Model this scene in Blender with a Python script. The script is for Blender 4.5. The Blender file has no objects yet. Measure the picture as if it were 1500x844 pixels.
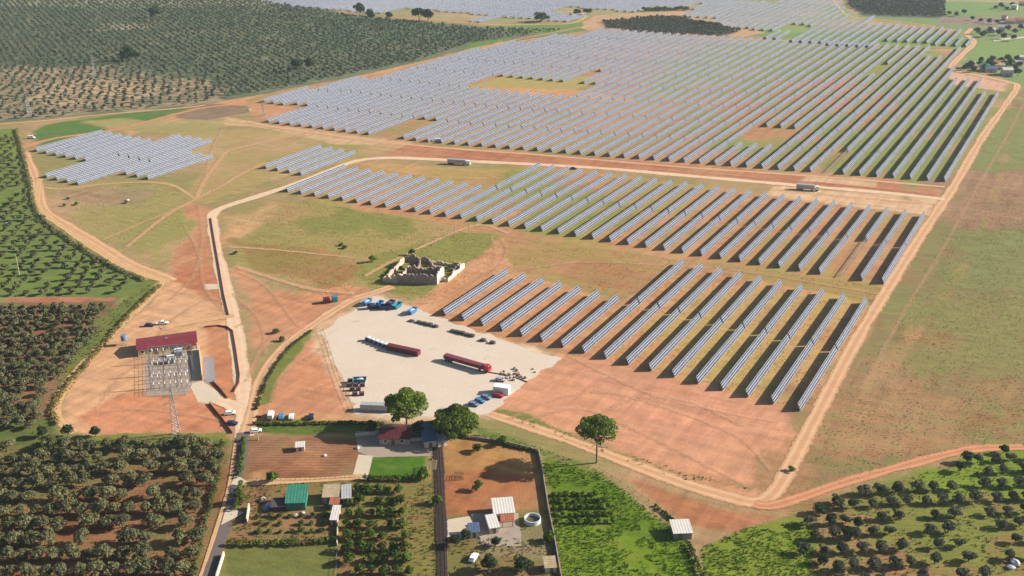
import bpy, math, random
import numpy as np
from mathutils import Vector, Matrix
from mathutils.geometry import tessellate_polygon
random.seed(7); RNG = np.random.default_rng(11)
SC = bpy.context.scene
COL = SC.collection
R = math.radians
# ---------------------------------------------------------------- camera, sky, sun, exposure
FPX = 1500.0                                 # focal length in pixels of the 1500 px wide photo
CAM_H, PITCH = 197.0, math.atan(643.5 / FPX)
cam = bpy.data.cameras.new('camera'); cam_o = bpy.data.objects.new('camera', cam); COL.objects.link(cam_o)
cam.sensor_width = 36; cam.lens = 36.0 * FPX / 1500; cam.clip_start = 1; cam.clip_end = 14000
cam_o.location = (0, 0, CAM_H); cam_o.rotation_euler = (R(90) - PITCH, 0, 0)
SC.camera = cam_o
SUN_AZ, SUN_EL = R(80), R(25.5)             # azimuth clockwise from +Y
w = bpy.data.worlds.new('World'); SC.world = w; w.use_nodes = True
nt = w.node_tree; bg = nt.nodes['Background']
sky = nt.nodes.new('ShaderNodeTexSky'); sky.sky_type = 'NISHITA'; sky.sun_disc = False
sky.sun_elevation = SUN_EL; sky.sun_rotation = SUN_AZ; sky.altitude = 200; sky.dust_density = 1.5
nt.links.new(sky.outputs[0], bg.inputs[0]); bg.inputs[1].default_value = 0.055
sun = bpy.data.lights.new('sun', 'SUN'); sun.energy = 5.0; sun.angle = R(0.5); sun.color = (1.0, 0.91, 0.78)
sun_o = bpy.data.objects.new('sun', sun); COL.objects.link(sun_o)
sdir = Vector((math.cos(SUN_EL) * math.sin(SUN_AZ), math.cos(SUN_EL) * math.cos(SUN_AZ), math.sin(SUN_EL)))
sun_o.rotation_euler = sdir.to_track_quat('Z', 'Y').to_euler(); sun_o.location = (300, 60, 300)
SC.view_settings.view_transform = 'Standard'; SC.view_settings.look = 'None'
SC.view_settings.exposure = 1.13; SC.view_settings.gamma = 1.0
SC.render.engine = 'CYCLES'; SC.cycles.max_bounces = 6; SC.cycles.diffuse_bounces = 2
SC.cycles.glossy_bounces = 2; SC.cycles.transparent_max_bounces = 8; SC.cycles.volume_bounces = 0
HAZE_D = 0.00006
EXPK = 1.66                                  # how much brighter than its albedo a sunlit level surface shows

# ---------------------------------------------------------------- helpers
def G(px, py=None):
    """Point of the ground seen at a place of the photograph (1500 x 844)."""
    if py is None: px, py = px
    x, y = px - 750.0, py - 422.0
    fw = FPX * math.cos(PITCH) - y * math.sin(PITCH); dn = FPX * math.sin(PITCH) + y * math.cos(PITCH)
    dn = max(dn, 70.0)
    return (x / dn * CAM_H, fw / dn * CAM_H)
def A(r, g, b, k=None):
    """Albedo from the sunlit colour (sRGB 0-255)."""
    k = k or EXPK
    f = lambda c: ((c / 255 + 0.055) / 1.055) ** 2.4 if c > 10 else c / 255 / 12.92
    return tuple(min(0.85, f(c) / k) for c in (r, g, b))
def tag(o, label=None, cat=None, group=None, kind=None):
    for k, v in (('label', label), ('category', cat), ('group', group), ('kind', kind)):
        if v: o[k] = v
    return o
def link(o):
    COL.objects.link(o); return o
def empty(name, loc, rz=0.0, **kw):
    o = link(bpy.data.objects.new(name, None)); o.empty_display_size = 0.5
    o.location = (loc[0], loc[1], loc[2] if len(loc) > 2 else 0); o.rotation_euler = (0, 0, rz)
    return tag(o, **kw)
def np_mesh(name, V, F, mat=None, attrs=None, smooth=False):
    """Mesh from numpy: V (n,3), F (m,3 or 4) or list of such arrays."""
    Fs = F if isinstance(F, list) else [F]
    me = bpy.data.meshes.new(name)
    V = np.asarray(V, np.float32)
    loops = np.concatenate([np.asarray(f, np.int32).ravel() for f in Fs])
    tot = np.concatenate([np.full(len(f), f.shape[1], np.int32) for f in Fs])
    start = np.concatenate([[0], np.cumsum(tot)[:-1]]).astype(np.int32)
    me.vertices.add(len(V)); me.vertices.foreach_set('co', V.ravel())
    me.loops.add(len(loops)); me.loops.foreach_set('vertex_index', loops)
    me.polygons.add(len(tot)); me.polygons.foreach_set('loop_start', start); me.polygons.foreach_set('loop_total', tot)
    me.polygons.foreach_set('use_smooth', np.full(len(tot), bool(smooth)))
    me.update(calc_edges=True); me.validate()
    for k, (dom, typ, data) in (attrs or {}).items():
        a = me.attributes.new(k, typ, dom)
        a.data.foreach_set('color' if 'COLOR' in typ else ('vector' if typ in ('FLOAT2', 'FLOAT_VECTOR') else 'value'), np.asarray(data, np.float32).ravel())
    if mat: me.materials.append(mat)
    return me
class MB:
    """Collects simple solids and links them as one mesh object."""
    def __init__(s): s.v = []; s.f = []
    def add(s, vs, fs, M=None):
        b = len(s.v)
        for p in vs:
            p = Vector(p); s.v.append(tuple(M @ p) if M else tuple(p))
        s.f += [[i + b for i in f] for f in fs]; return s
    def box(s, c, d, rz=0, tilt=None):
        x, y, z = d[0] / 2, d[1] / 2, d[2] / 2
        M = Matrix.Translation(c) @ Matrix.Rotation(rz, 4, 'Z')
        if tilt: M = M @ Matrix.Rotation(tilt[1], 4, tilt[0])
        return s.add([(i, j, k) for i in (-x, x) for j in (-y, y) for k in (-z, z)],
              [(0, 1, 3, 2), (4, 6, 7, 5), (0, 4, 5, 1), (2, 3, 7, 6), (0, 2, 6, 4), (1, 5, 7, 3)], M)
    def slab(s, x0, x1, y0, y1, z0, z1): return s.box(((x0 + x1) / 2, (y0 + y1) / 2, (z0 + z1) / 2), (x1 - x0, y1 - y0, z1 - z0))
    def tube(s, p0, p1, r0, r1=None, n=6, cap=True):
        p0, p1 = Vector(p0), Vector(p1); r1 = r0 if r1 is None else r1
        d = (p1 - p0); q = d.to_track_quat('Z', 'Y')
        vs = []
        for p, r in ((p0, r0), (p1, r1)):
            for i in range(n):
                a = 2 * math.pi * i / n; vs.append(p + q @ Vector((r * math.cos(a), r * math.sin(a), 0)))
        fs = [(i, (i + 1) % n, n + (i + 1) % n, n + i) for i in range(n)]
        if cap: fs += [tuple(range(n - 1, -1, -1)), tuple(range(n, 2 * n))]
        return s.add(vs, fs)
    def prism(s, prof, y0, y1, M=None):
        """prof: (x,z) outline, swept along y."""
        n = len(prof)
        vs = [(x, y0, z) for x, z in prof] + [(x, y1, z) for x, z in prof]
        fs = [tuple(range(n)), tuple(range(2 * n - 1, n - 1, -1))] + [((i + 1) % n, i, n + i, n + (i + 1) % n) for i in range(n)]
        return s.add(vs, fs, M)
    def blob(s, c, r, n=8, m=5, jit=0.15, rnd=random):
        c = Vector(c); vs = [c + Vector((0, 0, -r[2]))]; fs = []
        for j in range(1, m):
            ph = -math.pi / 2 + math.pi * j / m
            for i in range(n):
                th = 2 * math.pi * i / n; k = 1 + rnd.uniform(-jit, jit)
                vs.append(c + Vector((r[0] * k * math.cos(ph) * math.cos(th), r[1] * k * math.cos(ph) * math.sin(th), r[2] * k * math.sin(ph))))
        vs.append(c + Vector((0, 0, r[2])))
        for i in range(n): fs.append((0, 1 + (i + 1) % n, 1 + i))
        for j in range(m - 2):
            for i in range(n):
                a = 1 + j * n; fs.append((a + i, a + (i + 1) % n, a + n + (i + 1) % n, a + n + i))
        a = 1 + (m - 2) * n
        for i in range(n): fs.append((a + i, a + (i + 1) % n, len(vs) - 1))
        return s.add(vs, fs)
    def mesh(s, name, mat):
        me = bpy.data.meshes.new(name); me.from_pydata(s.v, [], s.f); me.update()
        if mat: me.materials.append(mat)
        return me
    def build(s, name, mat, parent=None, loc=None, rz=None, bevel=0, **kw):
        o = link(bpy.data.objects.new(name, s.mesh(name, mat)))
        if parent: o.parent = parent
        if loc is not None: o.location = (loc[0], loc[1], loc[2] if len(loc) > 2 else 0)
        if rz is not None: o.rotation_euler = (0, 0, rz)
        if bevel:
            b = o.modifiers.new('bevel', 'BEVEL'); b.width = bevel; b.segments = 2; b.limit_method = 'ANGLE'
        return tag(o, **kw)
def kids(o): return [c for c in COL.objects if c.parent == o]
def copy_tree(src, ch, loc, rz, **kw):
    c = link(src.copy()); c.location = (loc[0], loc[1], loc[2] if len(loc) > 2 else 0); c.rotation_euler = (0, 0, rz)
    for k in ('label', 'category', 'group'):
        if k in c.keys() and k in kw: del c[k]
    tag(c, **kw)
    for x in ch:
        d = link(x[0].copy()); d.parent = c
        for y in x[1]:
            e = link(y.copy()); e.parent = d
    return c
def tree_of(o): return [(c, kids(c)) for c in kids(o)]

# ---- numpy value noise
def _hash(ix, iy, seed):
    h = (ix.astype(np.int64) * 374761393 + iy.astype(np.int64) * 668265263 + seed * 974711) & 0xffffffff
    h = ((h ^ (h >> 13)) * 1274126177) & 0xffffffff
    return ((h ^ (h >> 16)) & 0xffff) / 65535.0
def vnoise(x, y, seed=0):
    ix, iy = np.floor(x), np.floor(y); fx, fy = x - ix, y - iy
    fx, fy = fx * fx * (3 - 2 * fx), fy * fy * (3 - 2 * fy)
    a, b = _hash(ix, iy, seed), _hash(ix + 1, iy, seed); c, d = _hash(ix, iy + 1, seed), _hash(ix + 1, iy + 1, seed)
    return (a * (1 - fx) + b * fx) * (1 - fy) + (c * (1 - fx) + d * fx) * fy
def fbm(x, y, seed=0, o=4):
    s = 0; a = 0.5; t = 0
    for i in range(o):
        s = s + a * vnoise(x * 2 ** i, y * 2 ** i, seed + i * 17); t += a; a *= 0.5
    return s / t
def sdf_poly(P, X, Y):
    """signed distance (positive inside)."""
    P = np.asarray(P, float); d = np.full(X.shape, 1e18); ins = np.zeros(X.shape, bool); n = len(P)
    for i in range(n):
        a, b = P[i], P[(i + 1) % n]; e = b - a; L = max(e @ e, 1e-9)
        t = np.clip(((X - a[0]) * e[0] + (Y - a[1]) * e[1]) / L, 0, 1)
        d = np.minimum(d, (X - a[0] - t * e[0]) ** 2 + (Y - a[1] - t * e[1]) ** 2)
        c = (a[1] > Y) != (b[1] > Y)
        if abs(e[1]) > 1e-9: ins ^= c & (X < e[0] * (Y - a[1]) / e[1] + a[0])
    return np.where(ins, 1, -1) * np.sqrt(d)
def inside(P, x, y):
    c = False; j = len(P) - 1
    for i in range(len(P)):
        (xi, yi), (xj, yj) = P[i], P[j]
        if (yi > y) != (yj > y) and x < (xj - xi) * (y - yi) / (yj - yi) + xi: c = not c
        j = i
    return c
def GP(pts): return [G(p) for p in pts]
def catmull(pts, step=2.0):
    P = [np.array(p, float) for p in pts]; P = [2 * P[0] - P[1]] + P + [2 * P[-1] - P[-2]]; out = []
    for i in range(1, len(P) - 2):
        n = max(1, int(np.linalg.norm(P[i + 1] - P[i]) / step))
        for k in range(n):
            t = k / n; a, b, c, d = P[i - 1:i + 3]
            out.append(0.5 * (2 * b + (c - a) * t + (2 * a - 5 * b + 4 * c - d) * t * t + (3 * b - a - 3 * c + d) * t ** 3))
    out.append(P[-2]); return np.array(out)

# ---------------------------------------------------------------- materials
class NT:
    def __init__(s, name):
        s.m = bpy.data.materials.new(name); s.m.use_nodes = True; s.t = s.m.node_tree; s.t.nodes.clear()
        s.out = s.n('ShaderNodeOutputMaterial')
    def n(s, typ, **kw):
        x = s.t.nodes.new(typ)
        for k, v in kw.items():
            if hasattr(x, k): setattr(x, k, v)
        return x
    def l(s, a, b): s.t.links.new(a, b)
    def val(s, sock, v):
        if hasattr(v, 'is_output') or isinstance(v, bpy.types.NodeSocket): s.l(v, sock)
        else: sock.default_value = v
    def math(s, op, a, b=0.0, clamp=False):
        x = s.n('ShaderNodeMath', operation=op, use_clamp=clamp); s.val(x.inputs[0], a); s.val(x.inputs[1], b); return x.outputs[0]
    def noise(s, scale, detail=3, vec=None, rough=0.55):
        x = s.n('ShaderNodeTexNoise'); x.inputs['Scale'].default_value = scale; x.inputs['Detail'].default_value = detail
        x.inputs['Roughness'].default_value = rough
        if vec is not None: s.l(vec, x.inputs['Vector'])
        return x.outputs['Fac']
    def ramp(s, v, a, b, lo=0.0, hi=1.0):
        x = s.n('ShaderNodeMapRange'); x.clamp = True
        s.val(x.inputs[0], v)
        for i, q in enumerate((a, b, lo, hi)): x.inputs[1 + i].default_value = q
        return x.outputs[0]
    def mix(s, f, a, b, mode='MIX'):
        x = s.n('ShaderNodeMix', data_type='RGBA', blend_type=mode)
        s.val(x.inputs[0], f)
        for sock, v in ((x.inputs[6], a), (x.inputs[7], b)):
            if isinstance(v, tuple): sock.default_value = (*v, 1) if len(v) == 3 else v
            else: s.l(v, sock)
        return x.outputs[2]
    def scale_col(s, col, f):
        x = s.n('ShaderNodeVectorMath', operation='SCALE')
        if isinstance(col, tuple): x.inputs[0].default_value = col[:3]
        else: s.l(col, x.inputs[0])
        s.val(x.inputs['Scale'], f); return x.outputs[0]
    def attr(s, name): return s.n('ShaderNodeAttribute', attribute_name=name)
    def bsdf(s, col, rough=0.9, spec=0.2, metal=0.0, bump=None, bstr=0.3, bdist=0.1):
        b = s.n('ShaderNodeBsdfPrincipled')
        if isinstance(col, tuple): b.inputs['Base Color'].default_value = (*col, 1)
        else: s.l(col, b.inputs['Base Color'])
        s.val(b.inputs['Roughness'], rough); b.inputs['Specular IOR Level'].default_value = spec; b.inputs['Metallic'].default_value = metal
        if bump is not None:
            x = s.n('ShaderNodeBump'); x.inputs['Strength'].default_value = bstr; x.inputs['Distance'].default_value = bdist
            s.l(bump, x.inputs['Height']); s.l(x.outputs[0], b.inputs['Normal'])
        return b.outputs[0]
    def done(s, sh): s.l(sh, s.out.inputs[0]); return s.m
    def pos(s): return s.n('ShaderNodeNewGeometry').outputs['Position']
    def obj(s): return s.n('ShaderNodeTexCoord').outputs['Object']
def plain(name, col, rough=0.7, spec=0.3, metal=0.0, var=0.18, scale=1.3, bstr=0.0):
    """A painted / cast / woven surface: colour with uneven wear."""
    t = NT(name); v = t.obj()
    n1 = t.noise(scale, 4, v); n2 = t.noise(scale * 9, 3, v)
    f = t.math('ADD', t.ramp(n1, 0.25, 0.75, 1 - var, 1 + var), t.ramp(n2, 0.2, 0.8, -var * 0.5, var * 0.5))
    return t.done(t.bsdf(t.scale_col(col, f), t.ramp(n1, 0.2, 0.8, rough - 0.08, min(1, rough + 0.08)), spec, metal, n2 if bstr else None, bstr, 0.05))
def ribbed(name, col, axis='X', pitch=0.9, rough=0.55, var=0.2, spec=0.3):
    """Sheet-metal or tile roofing: ribs across the given object axis."""
    t = NT(name); v = t.obj(); wv = t.n('ShaderNodeTexWave', wave_type='BANDS', bands_direction=axis)
    wv.inputs['Scale'].default_value = 0.314 / pitch * 1.0; wv.inputs['Distortion'].default_value = 0.3; t.l(v, wv.inputs['Vector'])
    n1 = t.noise(0.6, 5, v)
    f = t.math('MULTIPLY', t.ramp(n1, 0.25, 0.75, 1 - var, 1 + var), t.ramp(wv.outputs['Fac'], 0, 1, 0.86, 1.08))
    return t.done(t.bsdf(t.scale_col(col, f), rough, spec, 0, wv.outputs['Fac'], 0.5, 0.06))
M = {}
M['steel'] = plain('galvanised_steel', (0.29, 0.29, 0.30), 0.5, 0.4, 0.15, 0.1)
M['dark_steel'] = plain('dark_steel', (0.09, 0.09, 0.10), 0.5, 0.4, 0.3)
M['white_paint'] = plain('white_paint', (0.72, 0.72, 0.70), 0.4, 0.5, 0, 0.07)
M['cream'] = plain('cream_render', A(238, 214, 170), 0.85, 0.2, 0, 0.1, 0.5)
M['white_wall'] = plain('white_wash', A(240, 225, 205), 0.9, 0.2, 0, 0.14, 0.6)
M['concrete'] = plain('concrete', A(205, 190, 168), 0.9, 0.15, 0, 0.13, 0.4)
M['grey_conc'] = plain('grey_concrete', A(165, 160, 155), 0.85, 0.15, 0, 0.14, 0.4)
M['stone'] = plain('rubble_stone', A(212, 190, 174), 0.95, 0.1, 0, 0.4, 1.4, 0.8)
M['dark_stone'] = plain('dark_shaded_stone', A(182, 160, 154), 0.95, 0.1, 0, 0.4, 1.0, 0.8)  # on the ruin this darker tone puts shade into the stone colour
M['wood'] = plain('weathered_wood', (0.16, 0.11, 0.07), 0.85, 0.2, 0, 0.3)
M['bark'] = plain('bark', (0.14, 0.10, 0.07), 0.95, 0.1, 0, 0.35, 3, 0.7)
M['pine_bark'] = plain('pine_bark', (0.27, 0.16, 0.10), 0.95, 0.1, 0, 0.35, 2, 0.7)
M['glass'] = plain('dark_glass', (0.015, 0.02, 0.025), 0.08, 0.6, 0, 0.05)
M['tyre'] = plain('tyre_rubber', (0.02, 0.02, 0.02), 0.85, 0.2)
M['red_roof'] = ribbed('red_sheet_roof', A(142, 56, 66), 'Y', 1.1)
M['shaded_red_roof'] = ribbed('shaded_tile_roof', A(104, 48, 52), 'X', 0.8)  # tile red lowered so its colour carries the pines' shade
M['white_roof'] = ribbed('white_sheet_roof', A(240, 235, 228), 'X', 0.9, var=0.1)
M['grey_roof'] = ribbed('grey_sheet_roof', A(190, 192, 195), 'X', 0.9)
M['blue_roof'] = ribbed('blue_grey_roof', A(95, 115, 150), 'X', 0.9)
M['green_roof'] = ribbed('green_sheet', A(70, 150, 125), 'X', 1.0)
M['beige_roof'] = ribbed('fibre_cement_roof', A(200, 180, 145), 'Y', 0.9, var=0.3)
M['tile_roof'] = ribbed('clay_tile_roof', A(190, 120, 90), 'X', 0.7, var=0.3)
M['blue'] = plain('blue_paint', A(70, 150, 210), 0.45, 0.5, 0, 0.2)
M['dark_blue'] = plain('navy_paint', A(40, 55, 105), 0.35, 0.5)
M['teal'] = plain('teal_paint', A(40, 150, 170), 0.45, 0.5, 0, 0.2)
M['maroon'] = plain('oxide_red_paint', A(118, 46, 54), 0.55, 0.4, 0, 0.22)
M['red'] = plain('red_paint', A(205, 40, 55), 0.4, 0.5)
M['grey_blue'] = plain('grey_blue_paint', A(130, 150, 185), 0.4, 0.5)
M['silver'] = plain('silver_paint', A(200, 205, 212), 0.35, 0.5, 0.2)
M['sack'] = plain('white_sacks', A(225, 225, 235), 0.9, 0.1, 0, 0.1)
M['tarp'] = plain('dark_tarp', A(95, 88, 90), 0.8, 0.2, 0, 0.2)
M['brick'] = plain('red_kerb', A(150, 75, 60), 0.9, 0.1, 0, 0.25)
M['pool'] = plain('pool_liner', A(225, 235, 240), 0.5, 0.4, 0, 0.05)
M['water'] = plain('murky_water', (0.09, 0.075, 0.04), 0.08, 0.5, 0, 0.2)

def foliage(name, col, var=0.35):
    t = NT(name); a = t.attr('tint').outputs['Fac']; rnd = t.n('ShaderNodeObjectInfo').outputs['Random']
    c = t.mix(t.ramp(rnd, 0, 1, 0.0, 0.55), col, (col[0] * 1.15, col[1] * 1.04, col[2] * 0.95))
    c = t.scale_col(c, t.math('MULTIPLY', t.ramp(a, 0, 1, 1 - var, 1 + var), t.ramp(rnd, 0, 1, 0.82, 1.18)))
    d = t.n('ShaderNodeBsdfDiffuse'); t.l(c, d.inputs[0]); tr = t.n('ShaderNodeBsdfTranslucent'); t.l(c, tr.inputs[0])
    mx = t.n('ShaderNodeMixShader'); mx.inputs[0].default_value = 0.3; t.l(d.outputs[0], mx.inputs[1]); t.l(tr.outputs[0], mx.inputs[2])
    return t.done(mx.outputs[0])
M['olive'] = foliage('olive_leaves', A(128, 130, 94))
M['olive_far'] = foliage('far_olive_leaves', A(112, 128, 104))
M['olive_dark'] = foliage('dark_olive_leaves', A(110, 116, 96))
M['pine'] = foliage('pine_needles', A(112, 136, 58))
M['dark_tree'] = foliage('dark_evergreen_leaves', A(74, 94, 64))
M['citrus'] = foliage('citrus_leaves', A(98, 122, 52))
M['shrub'] = foliage('shrub_leaves', A(110, 122, 66))
M['grass'] = foliage('grass_blades', A(122, 158, 48), 0.3)
M['weed'] = foliage('dry_weeds', A(160, 148, 88), 0.4)
M['field_weed'] = foliage('field_weeds', A(168, 164, 100), 0.3)
M['reed'] = foliage('reeds', A(190, 180, 125), 0.4)
# ================================================================ GROUND (one sheet)
xs = np.concatenate([np.arange(-3000, -780, 60), np.arange(-780, -300, 4), np.arange(-300, 340, 1.6), np.arange(340, 800, 4), np.arange(800, 3001, 60)])
ys = np.concatenate([np.arange(-60, 225, 19), np.arange(225, 640, 1.7), np.arange(640, 1000, 3), np.arange(1000, 1740, 6), np.arange(1740, 5600, 90)])
GX, GY = np.meshgrid(xs, ys); gx, gy = GX.ravel(), GY.ravel(); NG = len(gx)
soil = np.tile(np.array(A(196, 160, 118)), (NG, 1)); grass = np.tile(np.array(A(148, 140, 88)), (NG, 1))
cover = np.full(NG, 0.5); till = np.zeros(NG)
wob = (fbm(gx / 22, gy / 30, 3, 5) - 0.5) * 1.25; wob2 = fbm(gx / 45, gy / 45, 9, 3) - 0.5
def zone(pts, so=None, gr=None, cv=None, feather=3.0, wobble=10.0, ti=None, world=False):
    P = np.array(pts if world else GP(pts)); pad = feather + wobble
    lo, hi = P.min(0) - pad, P.max(0) + pad
    I = np.nonzero((gx > lo[0]) & (gx < hi[0]) & (gy > lo[1]) & (gy < hi[1]))[0]
    if not len(I): return
    feather = max(1.0, feather * .55); d = sdf_poly(P, gx[I], gy[I]) + wob[I] * wobble * 1.6
    m = np.clip((d + feather) / (2 * feather), 0, 1); m = m * m * (3 - 2 * m)
    if so: soil[I] += (np.array(A(*so)) - soil[I]) * m[:, None]
    if gr: grass[I] += (np.array(A(*gr)) - grass[I]) * m[:, None]
    if cv is not None: cover[I] += (cv - cover[I]) * m
    if ti is not None: till[I] += (ti - till[I]) * m
# far left olive land
zone([(-700,-40),(380,-10),(520,22),(720,40),(880,45),(850,48),(730,62),(600,95),(440,130),(330,148),(270,158),(150,168),(0,182),(-700,230)], (150,142,114), (104,116,90), .62, 4, 8)
zone([(-300,95),(180,100),(300,118),(335,135),(300,152),(150,168),(0,182),(-300,195)], (186,162,130), (132,126,100), .42, 8, 30)
zone([(60,120),(200,112),(260,130),(180,150),(60,160)], (206,176,138), (146,136,104), .3, 8, 26)
zone([(150,35),(210,33),(220,42),(120,46)], (190,170,140), (130,130,105), .3, 5, 14)
zone([(0,0),(380,-2),(400,8),(200,12),(0,8)], (190,180,150), (135,145,105), .5, 5, 10)
zone([(690,62),(745,56),(780,58),(720,72),(680,74)], (150,140,90), (105,135,65), .9, 2, 4)
zone([(700,40),(850,34),(870,42),(800,52),(760,46)], (150,150,100), (110,140,75), .9, 2, 4)
# strip between grove and solar field
zone([(180,192),(330,148),(440,130),(600,95),(735,60),(745,66),(600,108),(440,140),(370,152),(340,160),(250,178),(190,200)], (222,166,118), (160,140,90), .12, 2, 5)
zone([(255,160),(300,152),(368,156),(362,166),(290,178),(255,172)], (150,126,102), (130,115,90), .3, 3, 6)
zone([(45,200),(60,184),(170,168),(275,158),(240,172),(130,198),(60,214)], (130,130,84), (92,124,62), .85, 2, 4)
# left green orchard floor
zone([(-400,195),(24,188),(36,222),(50,280),(66,315),(150,368),(212,404),(228,416),(185,440),(0,437),(-400,450)], (140,128,78), (112,130,66), .74, 2, 6)
zone([(0,190),(30,190),(34,232),(0,232)], (150,140,80), (120,140,62), .7, 3, 5)
# left red-soil orchard floor
zone([(-400,446),(180,436),(160,470),(122,520),(84,575),(72,612),(60,640),(-400,640)], (152,104,76), (112,108,72), .46, 2, 5, .25)
zone([(0,434),(180,434),(170,442),(0,446)], (190,120,90), (110,110,70), .2, 1.5, 4)
zone([(-400,640),(336,638),(342,700),(314,780),(290,880),(-400,880)], (160,108,70), (118,112,66), .48, 2, 4, .3)
zone([(-100,610),(75,612),(90,640),(335,638),(335,655),(-100,655)], (140,115,75), (98,110,55), .8, 2, 5)
zone([(240,404),(218,440),(142,520),(97,575),(80,606),(72,584),(106,520),(166,450),(205,410)], (170,140,90), (112,122,62), .75, 2, 5)
# left mid fields
zone([(70,272),(230,268),(285,295),(240,322),(190,362),(150,345),(85,300)], (200,168,124), (162,150,94), .58, 6, 20)
zone([(82,278),(200,272),(225,280),(200,300),(90,296)], (184,152,118), (150,140,100), .35, 3, 8)
zone([(200,320),(290,300),(300,330),(262,390),(200,385),(182,365)], (204,168,120), (154,148,88), .58, 5, 16)
zone([(300,190),(480,190),(525,235),(420,262),(300,300),(285,285),(305,240),(240,190)], (212,176,130), (172,150,96), .5, 5, 16)
zone([(110,175),(280,175),(330,180),(310,205),(250,198),(170,192)], (206,178,128), (164,152,96), .55, 5, 14)
zone([(330,215),(470,195),(600,212),(520,232),(470,215),(380,240)], (210,170,124), (158,148,88), .5, 5, 16)
zone([(330,170),(380,182),(600,208),(600,212),(500,212),(400,190),(330,182)], (222,184,138), (165,150,96), .2, 2, 5)
# corridor and substation earth
zone([(275,300),(318,306),(328,380),(345,450),(300,420),(238,404),(262,370),(285,330)], (212,150,110), (160,140,85), .14, 3, 8)
zone([(262,390),(330,390),(345,470),(300,480),(255,470),(235,420)], (204,134,96), (150,120,80), .08, 3, 8)
zone([(240,402),(300,440),(338,452),(352,560),(330,604),(338,642),(130,642),(88,618),(84,590),(112,548),(172,488),(228,432)], (233,180,136), (196,156,110), .08, 2, 6)
zone([(200,572),(332,575),(335,640),(140,640),(110,610),(150,590)], (224,152,112), (150,130,80), .08, 4, 8)
zone([(300,478),(340,478),(352,560),(332,600),(300,560)], (216,144,102), (150,130,80), .08, 2, 3)
zone([(130,636),(335,632),(335,644),(130,646)], (205,165,115), (125,130,65), .6, 1.5, 3)
# middle fields
zone([(330,322),(430,288),(660,330),(745,345),(722,390),(700,428),(640,442),(560,412),(540,432),(440,432),(345,396)], (208,164,116), (158,146,88), .54, 6, 16)
zone([(400,322),(480,303),(600,312),(650,345),(560,372),(430,350)], (202,168,116), (162,148,86), .62, 10, 30)
zone([(420,325),(500,308),(590,318),(610,335),(520,345),(440,345)], (176,155,98), (138,138,74), .68, 12, 30)
zone([(330,318),(400,296),(420,305),(380,340),(335,350)], (216,174,122), (172,150,96), .35, 12, 24)
zone([(340,352),(500,372),(535,402),(480,424),(382,402)], (190,136,90), (150,130,74), .5, 4, 10)
zone([(520,402),(560,370),(680,342),(735,344),(716,396),(684,430),(620,442),(556,426)], (170,150,90), (142,140,74), .76, 2, 8)
zone([(340,392),(440,432),(520,420),(545,428),(480,470),(382,520),(364,545),(352,470)], (216,152,112), (160,130,80), .08, 4, 12)
zone([(375,610),(400,560),(470,480),(488,500),(520,604)], (220,152,112), (160,130,80), .06, 2, 5)
zone([(376,592),(384,556),(414,508),(456,484),(440,512),(412,552),(396,588)], (175,140,85), (120,126,62), .75, 2, 5)
zone([(372,608),(520,604),(640,612),(640,640),(372,636)], (215,160,115), (150,130,80), .12, 2, 4)
zone([(370,617),(560,617),(640,630),(640,640),(370,634)], (150,130,75), (92,112,50), .8, 1.5, 3)
zone([(460,490),(520,448),(545,428),(605,444),(722,488),(828,522),(795,550),(745,594),(712,612),(640,618),(520,612),(498,565),(480,525)], (236,208,176), (200,170,120), .04, 5, 14)
zone([(466,488),(510,456),(520,500),(540,560),(545,604),(520,606),(500,565),(482,525)], (234,186,142), (190,160,110), .05, 4, 10)
# array ground, lower
zone([(600,442),(650,402),(745,346),(765,400),(700,450),(640,470),(560,440)], (222,162,120), (170,150,90), .1, 3, 7)
zone([(640,402),(745,396),(910,440),(1010,392),(1285,440),(1180,612),(850,522),(636,470)], (218,156,110), (194,160,98), .32, 3, 8)
zone([(980,395),(1285,440),(1180,600),(960,540)], (214,166,114), (192,162,100), .5, 20, 30)
zone([(700,602),(815,516),(860,520),(1178,610),(1245,555),(1150,705),(1118,737),(1060,728),(740,606)], (230,164,126), (196,140,98), .06, 3, 8)
zone([(830,540),(900,540),(1000,575),(1130,610),(1050,660),(880,600)], (230,164,130), (196,140,98), .03, 8, 16)
zone([(740,345),(1302,418),(1285,442),(1000,395),(912,440),(752,398)], (204,156,108), (168,142,86), .55, 3, 9)
zone([(800,372),(980,400),(930,432),(790,400)], (196,140,96), (160,130,80), .4, 5, 12)
zone([(420,286),(790,240),(1362,320),(1300,420),(740,345)], (212,154,110), (168,152,86), .46, 3, 6)
zone([(740,255),(900,285),(960,335),(800,340),(690,300)], (190,150,100), (144,146,76), .66, 30, 40)
zone([(530,238),(745,248),(690,276),(640,262),(530,256)], (210,165,112), (178,152,90), .5, 2, 5)
# strip between blocks
zone([(600,212),(1388,268),(1376,292),(1000,258),(700,238),(560,228)], (200,132,96), (160,130,85), .1, 1.5, 4)
zone([(1130,272),(1376,292),(1370,318),(1120,286)], (236,194,152), (190,160,110), .05, 2, 5)
zone([(1180,256),(1290,264),(1280,274),(1170,266)], (232,190,150), (190,160,110), .05, 2, 4)
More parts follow.
